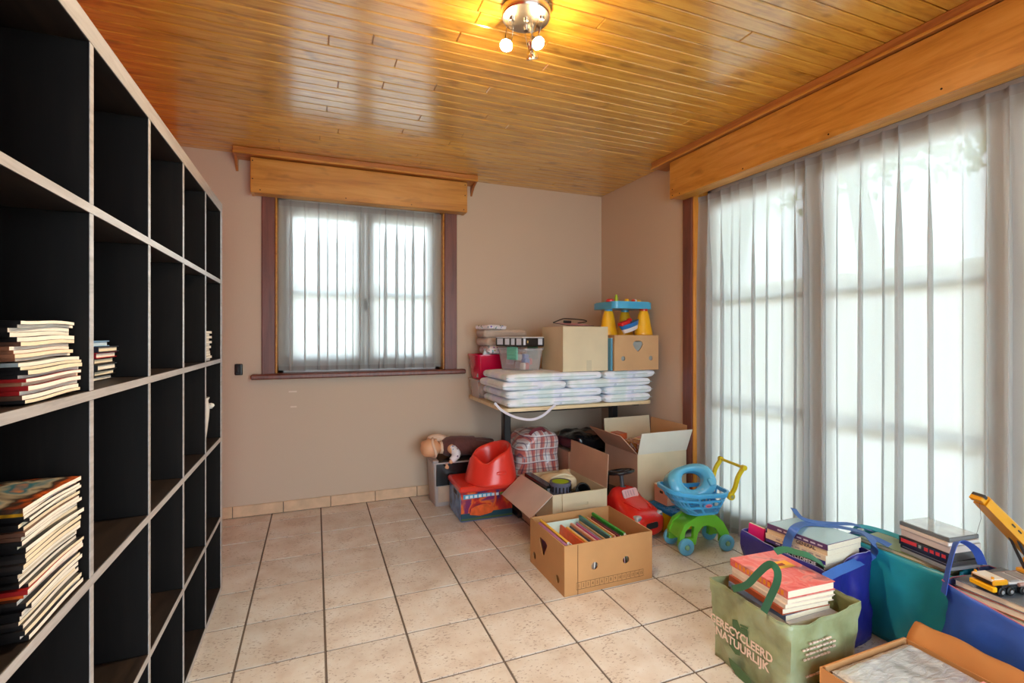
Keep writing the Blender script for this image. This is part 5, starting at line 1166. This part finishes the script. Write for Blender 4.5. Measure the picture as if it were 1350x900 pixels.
text('NATUURLIJK', .042, M_LET, gbag, frame_m(((FXL, (L1a.y+L1b.y)/2+.006, .112)), (0, -1, 0), (0, 0, 1)), 'lettering', sx=.98, bold=.0011)
def emb(pts, nm='emblem'):
    q = [on_left(x, y) for x, y in pts]; mb = MB(); mb.T = frame_m((FXL+.0012, 0, 0), (0, -1, 0), (0, 0, 1)); mb.prism([(-p.y, p.z) for p in q], -.0002, .0006); return mb.build(nm, M_GRN, gbag)
emb([(966, 816), (972, 817), (975, 824), (977, 829), (986, 832), (987, 840), (988, 848), (985, 846), (983, 840), (975, 838), (971, 834), (963, 836), (967, 829), (966, 822)])
emb([(976, 822), (987, 827), (986, 829), (976, 824)]); emb([(977, 826), (986, 830), (985, 832), (977, 828)])
emb([(962, 843), (968, 838), (974, 846), (976, 864), (970, 862), (962, 850)])
emb([(961, 866), (966, 870), (976, 880), (988, 893), (994, 906), (982, 902), (970, 888), (963, 876)])
FYF = -(GY1-GY0)/2-.006
for r_, (zz_, x0_, ws) in enumerate([(.222, -.085, (.05, .03, .06)), (.206, -.115, (.03, .07, .05, .04)), (.190, -.10, (.06, .02, .05, .04)), (.174, -.11, (.02, .03, .04, .07)), (.118, -.10, (.08, .03, .06))]):
    x = x0_
    for wv in ws:
        for q in range(max(1, int(wv/.016))): MB().box(x, x+.0105+.003*(q % 2), FYF-.0006, FYF+.004, zz_-.0022-.0008*(q % 2), zz_+.0022+.0006*((q+r_) % 2), .0003).build('print_line', M_LET, gbag); x += .0155
mb = MB(); mb.T = frame_m((-.06, FYF-.0002, .05), (1, 0, 0), (0, 0, 1)); mb.prism([(-.025, -.04), (-.02, .0), (0, .035), (.03, .045), (.022, .02), (.015, .0), (.01, -.04)], -.0002, .0008); mb.build('emblem', M_GRN, gbag)
M_STG = fabric('green_webbing', S(40, 104, 74), .6)
XP = GX0-.016
MB().ribbon([onX(x, y, XP) for x, y in ((966, 776), (984, 771), (998, 757), (1010, 746), (1018, 744), (1025, 753), (1024, 768), (1016, 786), (1007, 806))], [(-1, -.4, .25)], .023, .002).build('handle', M_STG, gbag, 60, world=True)
MB().ribbon([onz(1022, 727, .425), onz(1035, 724, .432), onz(1050, 728, .430), onz(1068, 733, .425), onz(1085, 744, .38)], [(-.3, -.6, 1)], .026, .002).build('handle', M_STG, gbag, 60, world=True)
# its books (stacked level, spines towards -X)
def bstack(cx_, cy_, z0, items, jit=.006, base_rot=0.0, seed=1):
    rr = random.Random(seed); z = z0; out = []
    for (W_, L_, T_, c, lab, hard) in items:
        m_ = c if not isinstance(c, tuple) else mat('bk_'+lab[:28].replace(' ', '_'), c, .35, var=.1, vs=25)
        b = book((cx_+rr.uniform(-jit, jit)+((W_-.2)/2 if base_rot < 1 else 0), cy_+rr.uniform(-jit, jit), z), base_rot+rr.uniform(-.05, .05), W_, L_, T_, m_, lab, hard=hard); out.append(b); z += T_+.0005
    return out, z
M_REDC = photo_cover('red_patterned_cover', [S(206, 50, 44), S(226, 120, 116), S(222, 96, 90), S(228, 138, 130), S(150, 90, 100)], 14)
gcx, gcy = 1.572, 1.315
its = [(.21, .27, .10, S(70, 60, 56), 'thick dark book, lowest in the olive green bag', True), (.20, .26, .06, S(120, 60, 50), 'brown thick book low in the olive green bag', True), (.21, .27, .05, S(60, 66, 70), 'slate book second lowest in the olive green bag', True), (.22, .27, .016, S(206, 160, 110), 'tan paperback near the rim inside the olive green bag', False), (.22, .27, .014, S(70, 84, 60), 'dark green paperback in the olive green bag', False), (.22, .265, .016, S(196, 190, 186), 'grey paperback below the blue-grey ones in the olive bag', False), (.21, .25, .018, S(120, 132, 160), 'blue-grey paperback in the pile on the olive green bag', False), (.21, .25, .022, S(170, 84, 54), 'rust brown cookery book under two cream ones on olive bag', True), (.21, .25, .016, S(222, 206, 190), 'cream cookery book, lower one in the olive bag pile', True), (.212, .255, .016, S(232, 216, 200), 'cream cookery book directly under the red one on olive bag', True)]
bks, zt = bstack(gcx, gcy, .008, its, .007, -.04, 5)
rbk = book((gcx+.014, gcy+.002, zt), -.06, .215, .262, .028, M_REDC, 'large red patterned cookery book on top of the olive green bag', hard=True)
spine_text(rbk, .215, .028, 'SPORT', .024, mat('amber_ink', S(240, 160, 40), .5), .0, 1.5) if False else None
for k in range(12): MB().box(-.1082, -.1076, -.115+.019*k, -.104+.019*k, .006, .022).build('spine_mark', mat('amber_ink', S(240, 150, 40), .5), rbk)
MB().box(-.03, .075, .0, .05, .0282, .0286).build('yellow_panel', mat('yellow_ink', S(244, 176, 40), .5), rbk)
MB().box(.0, .045, .018, .034, .0287, .0289).build('panel_mark', mat('dark_red_ink', S(150, 50, 30), .5), rbk)
# ---- navy bag behind
NX0, NX1, NY0, NY1, NHT = 1.845, 2.075, 1.305, 1.735, .31
M_NBAG = fabric('navy_blue_bag', S(34, 34, 128), .42, .25)
nbag, nf_ = tote('shopping_bag', 'navy blue shopping bag with textbooks strapped on top', NX0, NX1, NY0, NY1, NHT, M_NBAG, gus=.035, seed=8, bulge=.02, flare=.006, rim=lambda px, py: .05*max(0, min(1, (px+.2)/.6))*max(0, min(1, .5-py))+.012*max(0, py), kb=.20, mt=mat('pale_stitching', S(150, 150, 200), .7))
M_STB = fabric('blue_webbing', S(62, 104, 176), .6)
its = [(.16, .32, .15, S(50, 46, 60), 'thick dark volume at the bottom of the navy bag', True), (.17, .33, .09, S(60, 60, 66), 'dark grey volume low in the navy bag', True), (.19, .30, .026, S(30, 28, 34), 'black hardback at the navy bag rim', True), (.19, .29, .022, S(40, 36, 60), 'dark indigo hardback above the black one in navy bag', True)]
ncx, ncy = 1.955, 1.492
bks, zt = bstack(ncx, ncy, .008, its, .004, 0, 9)
txts = [(.022, S(28, 26, 32), 'black encyclopedia lowest of the strapped textbooks', 'ENCYCLOPEDIE', .021, S(226, 222, 230), 1.0), (.016, S(72, 60, 140), 'blue-violet textbook above the black encyclopedia', None, 0, None, 1), (.022, S(222, 202, 178), 'cream textbook, lower of two, in the strapped pile', None, 0, None, 1), (.022, S(226, 196, 160), 'cream textbook with dark title under the purple one', 'GENIAAL', .019, S(60, 44, 60), 1.1), (.022, S(92, 62, 110), 'purple textbook on top of the strapped pile', None, 0, None, 1)]
zt += .002
for k, (T_, c, lab, tx_, sz, tc_, sxx) in enumerate(txts):
    W_, L_ = .20, .272; b = book((ncx-.006+.004*(k % 2), ncy-.012-.004*k, zt), (-.035, 0, .02), W_, L_, T_, mat('textbook_%d' % k, c, .3, var=.08, vs=30), lab, hard=False); zt += T_+.0004
    if tx_: spine_text(b, W_, T_, tx_, sz, mat('title_ink_%d' % k, tc_, .5), -.045 if k == 3 else -.03, sxx, bold=.0004)
    else:
        for q in range(7): MB().box(-W_/2-.0006, -W_/2-.0001, -.115+.030*q, -.095+.030*q, T_*.35, T_*.62).build('spine_mark', mat('spine_mark_%d' % k, S(206, 196, 214) if k != 2 else S(170, 150, 150), .5), b)
    if k == 4: MB().box(-.096, .098, -.132, .132, T_+.0001, T_+.0005).build('front_sheet', mat('pale_blue_cover', S(168, 206, 222), .25), b)
ZB2 = zt+.004
MB().ribbon([onX(1036, 727, 1.838), onX(1039, 712, 1.836), onX(1047, 697, 1.838), onz(1060, 690, ZB2+.004), onz(1085, 692, ZB2), onz(1115, 696, ZB2), onz(1140, 703, ZB2), onz(1152, 716, ZB2-.01), onY(1150, 730, 1.325), onY(1128, 742, 1.31), onY(1105, 752, 1.30), onY(1086, 762, 1.29)], [(-1, -.2, .2), (-.6, -.4, .8), (0, 0, 1), (0, 0, 1), (0, -.6, 1), (0, -1, .6), (0, -1, .4)], .034, .002).build('handle', M_STB, nbag, 60, world=True)
MB().ribbon([onz(1046, 670, ZB2+.03), onz(1056, 682, ZB2+.015), onz(1075, 688, ZB2+.004), onz(1100, 690, ZB2+.004), onz(1125, 691, ZB2+.004), onz(1150, 700, ZB2-.02)], [(0, -.5, 1), (0, 0, 1)], .026, .002).build('handle', M_STB, nbag, 60, world=True)
pkc = thing('folder', 'hot pink folder corner sticking out of the navy bag', 'folder', (1.868, 1.69, .22), (0, .1, 0)); MB().box(-.006, .006, -.05, .035, .0, .135, .002).build('cover', mat('hot_pink_plastic', S(236, 40, 140), .4), pkc); MB().box(-.004, .004, -.048, .033, .135, .137).build('papers', M_PAPER, pkc)
# ---- teal bag
TX0, TX1, TY0, TY1, THT = 2.122, 2.330, 1.055, 1.46, .362
M_TBAG = fabric('teal_bag', S(36, 156, 178), .4, .15)
tbag, tf_ = tote('shopping_bag', 'teal shopping bag with disc cases piled on top', TX0, TX1, TY0, TY1, THT, M_TBAG, gus=.02, seed=14, bulge=.008, flare=.002)
MB().ribbon([(2.16, 1.44, .365), (2.17, 1.42, .405), (2.20, 1.36, .408), (2.22, 1.28, .400), (2.20, 1.22, .385)], [(-.2, 0, 1)], .03, .002).build('handle', fabric('teal_webbing', S(40, 160, 180), .6), tbag, 60, world=True)
MB().ribbon([(2.12, 1.44, .365), (2.12, 1.40, .395), (2.14, 1.34, .392), (2.15, 1.28, .380)], [(-.2, 0, 1)], .03, .002).build('handle', _M['blue_webbing'], tbag, 60, world=True)
its = [(.145, .32, .20, S(60, 70, 70), 'thick dark volume at the bottom of the teal bag', True), (.155, .33, .12, S(120, 120, 116), 'grey volume in the middle of the teal bag', True), (.175, .33, .022, S(206, 186, 160), 'pale atlas just above the teal bag rim', True), (.175, .32, .016, S(120, 136, 84), 'moss green thin book under the disc cases', True)]
bks, zt = bstack(2.240, 1.250, .008, its, .003, PI, 12)
dv = [(.014, S(150, 156, 160), 'grey disc case at the bottom of the tall case pile'), (.016, S(44, 46, 52), 'black disc case second from the pile bottom'), (.032, S(36, 36, 42), 'thick black box set with red squares on its spine'), (.026, S(206, 196, 190), 'white disc box below the thin white case'), (.014, S(222, 212, 204), 'thin white disc case under the glossy grey one'), (.015, S(96, 102, 108), 'glossy grey disc case on top of the tall case pile')]
zt += .001
for k, (T_, c, lab) in enumerate(dv):
    W_, L_ = .150, .178; rz = (-.16, -.14, -.10, -.13, -.15, -.12)[k]
    t = thing('disc_case', lab, 'disc case', (2.222+.004*(k % 2), 1.150+.003*(k % 3), zt), rz); mm = mat('disc_case_%d' % k, c, .18, coat=.4)
    MB().box(-W_/2, W_/2, -L_/2, L_/2, 0, T_, .0015).build('case', mm, t); MB().box(-W_/2+.003, W_/2-.001, -L_/2-.0004, -L_/2, .002, T_-.002).build('end_insert', mat('disc_insert_%d' % k, tuple(min(1, v*1.5+.08) for v in c[:3])+(1,), .15), t)
    if k == 5: MB().box(-W_/2+.008, W_/2-.004, -L_/2+.004, L_/2-.004, T_, T_+.0006).build('sleeve', mat('glossy_sleeve', S(176, 184, 186), .06, var=.25, vs=14, coat=.8, coat_r=.03), t)
    if k == 2:
        for q in range(4): MB().box(-W_/2-.0005, -W_/2, -.078+.020*q, -.064+.020*q, .010, .023).build('red_square', mat('red_print', S(214, 60, 66), .4), t)
        MB().box(-W_/2-.0005, -W_/2, .022, .080, .012, .026).build('red_band', mat('red_print', S(214, 60, 66), .4), t); MB().box(-W_/2-.0005, -W_/2, .006, .016, .012, .024).build('grey_square', mat('grey_print', S(150, 160, 160), .4), t)
    if k == 1: MB().box(-W_/2-.0005, -W_/2, -.08, .08, .007, .009).build('silver_line', mat('silver_line', S(120, 124, 130), .3), t)
    zt += T_+.0005
# ---- cobalt bag
CX0, CX1, CY0, CY1, CHT = 2.035, 2.325, .58, 1.045, .372
M_CBAG = fabric('cobalt_bag', S(52, 92, 180), .4, .15)
cbag, cf_ = tote('shopping_bag', 'cobalt blue shopping bag carrying books and a toy crane', CX0, CX1, CY0, CY1, CHT, M_CBAG, gus=.03, seed=22, bulge=.02, flare=.004, rim=lambda px, py: (-.055*max(0, min(1, (1-py)/1.2)) if px < -.2 else 0), mt=mat('pinkish_seam', S(206, 120, 140), .6))
MB().ribbon([onX(1244, 782, 2.03), onX(1249, 755, 2.035), onX(1256, 727, 2.05), onX(1262, 714, 2.07), onX(1275, 716, 2.12), onX(1288, 727, 2.16), onX(1295, 744, 2.18)], [(-1, .6, .2), (-.6, .6, .8), (0, .5, 1), (.5, .6, .8)], .026, .002).build('handle', fabric('cobalt_webbing', S(58, 92, 186), .6), cbag, 60, world=True)
its = [(.22, .36, .20, S(60, 66, 90), 'thick slate volume at the bottom of the cobalt bag', True), (.22, .36, .092, S(110, 90, 80), 'brown volume in the middle of the cobalt bag', True), (.255, .38, .016, S(190, 54, 40), 'thin red picture book in the cobalt bag pile', True), (.255, .38, .018, S(150, 160, 70), 'olive yellow picture book above the thin red one', True), (.255, .38, .024, S(150, 60, 46), 'rust red picture book below the grey-blue one', True), (.262, .385, .022, S(110, 118, 126), 'grey-blue large picture book under the toy crane', True)]
bks, zt = bstack(2.178, .826, .008, its, .003, PI, 31)
# ---- toy crane on the pile
tcn = thing('toy_crane', 'yellow toy truck crane with raised boom on the cobalt bag', 'toy', (2.158, .905, zt+.0005), math.radians(-14))
M_YC = mat('crane_yellow', S(226, 160, 24), .35, coat=.2); M_GYC = mat('crane_grey', S(150, 148, 148), .4); M_DGC = mat('crane_dark', S(50, 50, 54), .4); M_TYRE = mat('tyre_black', S(26, 26, 28), .6)
MB().box(-.085, .125, -.030, .030, .022, .034, .002).build('chassis', M_DGC, tcn)
MB().box(-.062, .125, -.033, .033, .034, .041, .002).build('deck', mat('deck_pale', S(206, 204, 204), .3), tcn)
for k in range(3): MB().box(-.05+.05*k, -.015+.05*k, -.028, .028, .041, .045, .001).build('deck_plate', M_GYC, tcn)
cb_ = MB().box(-.122, -.066, -.036, .036, .034, .052, .004).build('cab', M_YC, tcn)
MB().box(-.1225, -.072, -.032, .032, .044, .0535, .003).build('cab_roof', mat('cab_white', S(230, 226, 214), .3), cb_); MB().box(-.1232, -.1218, -.030, .030, .036, .046, .0004).build('windscreen', mat('cab_glass', S(60, 50, 40), .1), cb_)
MB().box(-.127, -.110, -.038, .038, .014, .031, .003).build('bumper', mat('crane_bumper', S(246, 190, 20), .35), tcn)
for s_ in (-1, 1): MB().cyl((-.115, s_*.026, .053), (-.115, s_*.026, .060), .004, 8).build('beacon', M_YC, tcn)
for x in (-.092, -.058, -.010, .026, .062, .098):
    for s_ in (-1, 1):
        w = MB(); w.T = Matrix.Translation((x, s_*.031, .0145)) @ Matrix.Rotation(PI/2, 4, 'X'); w.lathe([(0, -.007), (.011, -.007), (.0145, -.005), (.0145, .005), (.011, .007), (.006, .005), (0, .005)], 18, cap=False); wo = w.build('wheel', M_TYRE, tcn, 45)
        h = MB(); h.T = Matrix.Translation((x, s_*.0385, .0145)) @ Matrix.Rotation(PI/2, 4, 'X'); h.lathe([(0, -.001), (.006, -.001), (.006, .001), (0, .001)], 12, cap=False); h.build('hub', M_GYC, wo)
for s_ in (-1, 1): MB().cyl((-.03, s_*.036, .034), (.10, s_*.036, .036), .006, 10).build('side_tank', mat('tank_rose', S(176, 140, 130), .4), tcn)
MB().box(.045, .115, -.030, .030, .045, .058, .003).build('turntable', M_YC, tcn); MB().box(.075, .130, -.034, .034, .058, .090, .005).build('superstructure', M_YC, tcn)
B0 = Vector((.112, .0, .085)); B1 = Vector((-.122, .0, .300))
bm_ = MB(); bm_.sweep([B0, B0.lerp(B1, .5), B1], [(-.018, -.014), (.018, -.014), (.018, .012), (.010, .018), (-.010, .018), (-.018, .012)], up=(0, 0, 1), scale=[1.35, 1.25, 1.1]); b_ = bm_.build('boom', M_YC, tcn)
bd = (B1-B0).normalized(); bu = Vector((-bd.z, 0, bd.x)); bu = bu if bu.z > 0 else -bu
mb = MB(); mb.T = frame_m(B1, bd, bu); mb.box(-.012, .012, -.012, .012, -.014, .014, .002); mb.cyl((.012, -.004, -.012), (.012, -.004, .012), .008, 10); mb.build('boom_head', M_YC, b_)
for q in (-.012, .012): mb = MB(); mb.T = frame_m(B1, bd, bu); mb.box(.010, .026, -.010+q*.4, .006+q*.4, -.020, .020, .002); mb.build('pulley_block', M_DGC if q > 0 else M_YC, b_)
for k in range(3):
    mb = MB(); c_ = B0.lerp(B1, .42+.10*k); mb.T = frame_m(c_+Vector((0, -.0232, 0)), bd, bu); mb.box(-.009, .008, .001, .006, -.0004, .0006); mb.build('boom_mark', M_DGC, b_)
for s_ in (-1, 1):
    MB().cyl((.060, s_*.012, .060), B0.lerp(B1, .50)+Vector((-.0, s_*.012, -.016)), .0055, 10, .0035).build('lift_ram', M_DGC, tcn)
MB().tube([B1+Vector((-.010, 0, -.008)), B1+Vector((-.004, .0, -.06)), B1+Vector((.012, .03, -.135))], .0007, 5).build('cable', mat('cable_grey', S(120, 120, 120), .5), tcn)
# ---- brown box with foil-wrapped stack
PX0, PX1, PY0, PY1, PH = 1.452, 1.862, .53, 1.066, .20
w_, d_ = PX1-PX0, PY1-PY0
pbx = carton('cardboard_box', 'low brown carton with a film-wrapped silver package inside', ((PX0+PX1)/2, (PY0+PY1)/2, 0), 0, w_, d_, PH, card('plain_brown_card', S(198, 140, 84)), M_CARDI)
def ff(u, v):
    x = w_/2+.004+.085*v+.006*math.sin(u*9)*v; y = -d_/2+d_*u; z = PH-.035+.085*math.sin(min(1, v*1.15)*PI*.55)+.010*noise.noise(Vector((u*6, v*3, 0)))-.02*v*v; return Vector((x, y, z))
MB().grid(ff, 24, 8).build('flap', card('brown_paper_flap', S(190, 126, 66)), pbx, 60, thick=.003)
MB().box(-w_/2+.010, w_/2-.006, d_/2-.012, d_/2-.006, .12, PH+.004, .001).build('inner_flap', M_CARDI, pbx)
pkg = thing('wrapped_package', 'silver package in crinkled clear film in the low carton', 'package', ((PX0+PX1)/2+.006, (PY0+PY1)/2-.004, .006))
MB().box(-w_/2+.022, w_/2-.018, -d_/2+.02, d_/2-.014, 0, PH-.018, .004).build('stack', mat('silver_card', S(176, 178, 180), .35), pkg)
g = NT('crinkled_clear_film'); src = g.n('TexCoord').outputs['Object']
mp = g.n('Mapping', {'Vector': src, 'Rotation': (0, 0, .5), 'Scale': (6, 16, 4)}).outputs[0]
n1 = g.n('TexNoise', {'Vector': mp, 'Scale': 2.2, 'Detail': 5.0, 'Roughness': .6, 'Distortion': 1.2}).outputs[0]
g.set(Base_Color=g.ramp(n1, [(.35, S(190, 192, 196)), (.55, S(216, 218, 220)), (.7, S(232, 232, 234))]), Metallic=.45, Roughness=.14, Coat_Weight=.6, Coat_Roughness=.04); g.bump(n1, .55, .012)
def sf(u, v):
    x = -w_/2+.022+(w_-.040)*u; y = -d_/2+.02+(d_-.034)*v; e = min(u, 1-u, v, 1-v)
    return Vector((x, y, PH-.016+min(.010, e*.25)+.003*noise.noise(Vector((u*9, v*9, 0)))))
MB().grid(sf, 40, 50).build('film', g.m, pkg, 70)
MB().box(w_/2-.125, w_/2-.03, -.06, .045, PH-.0035, PH-.0030).build('pink_note', mat('pink_note', S(236, 166, 170), .5), pkg)
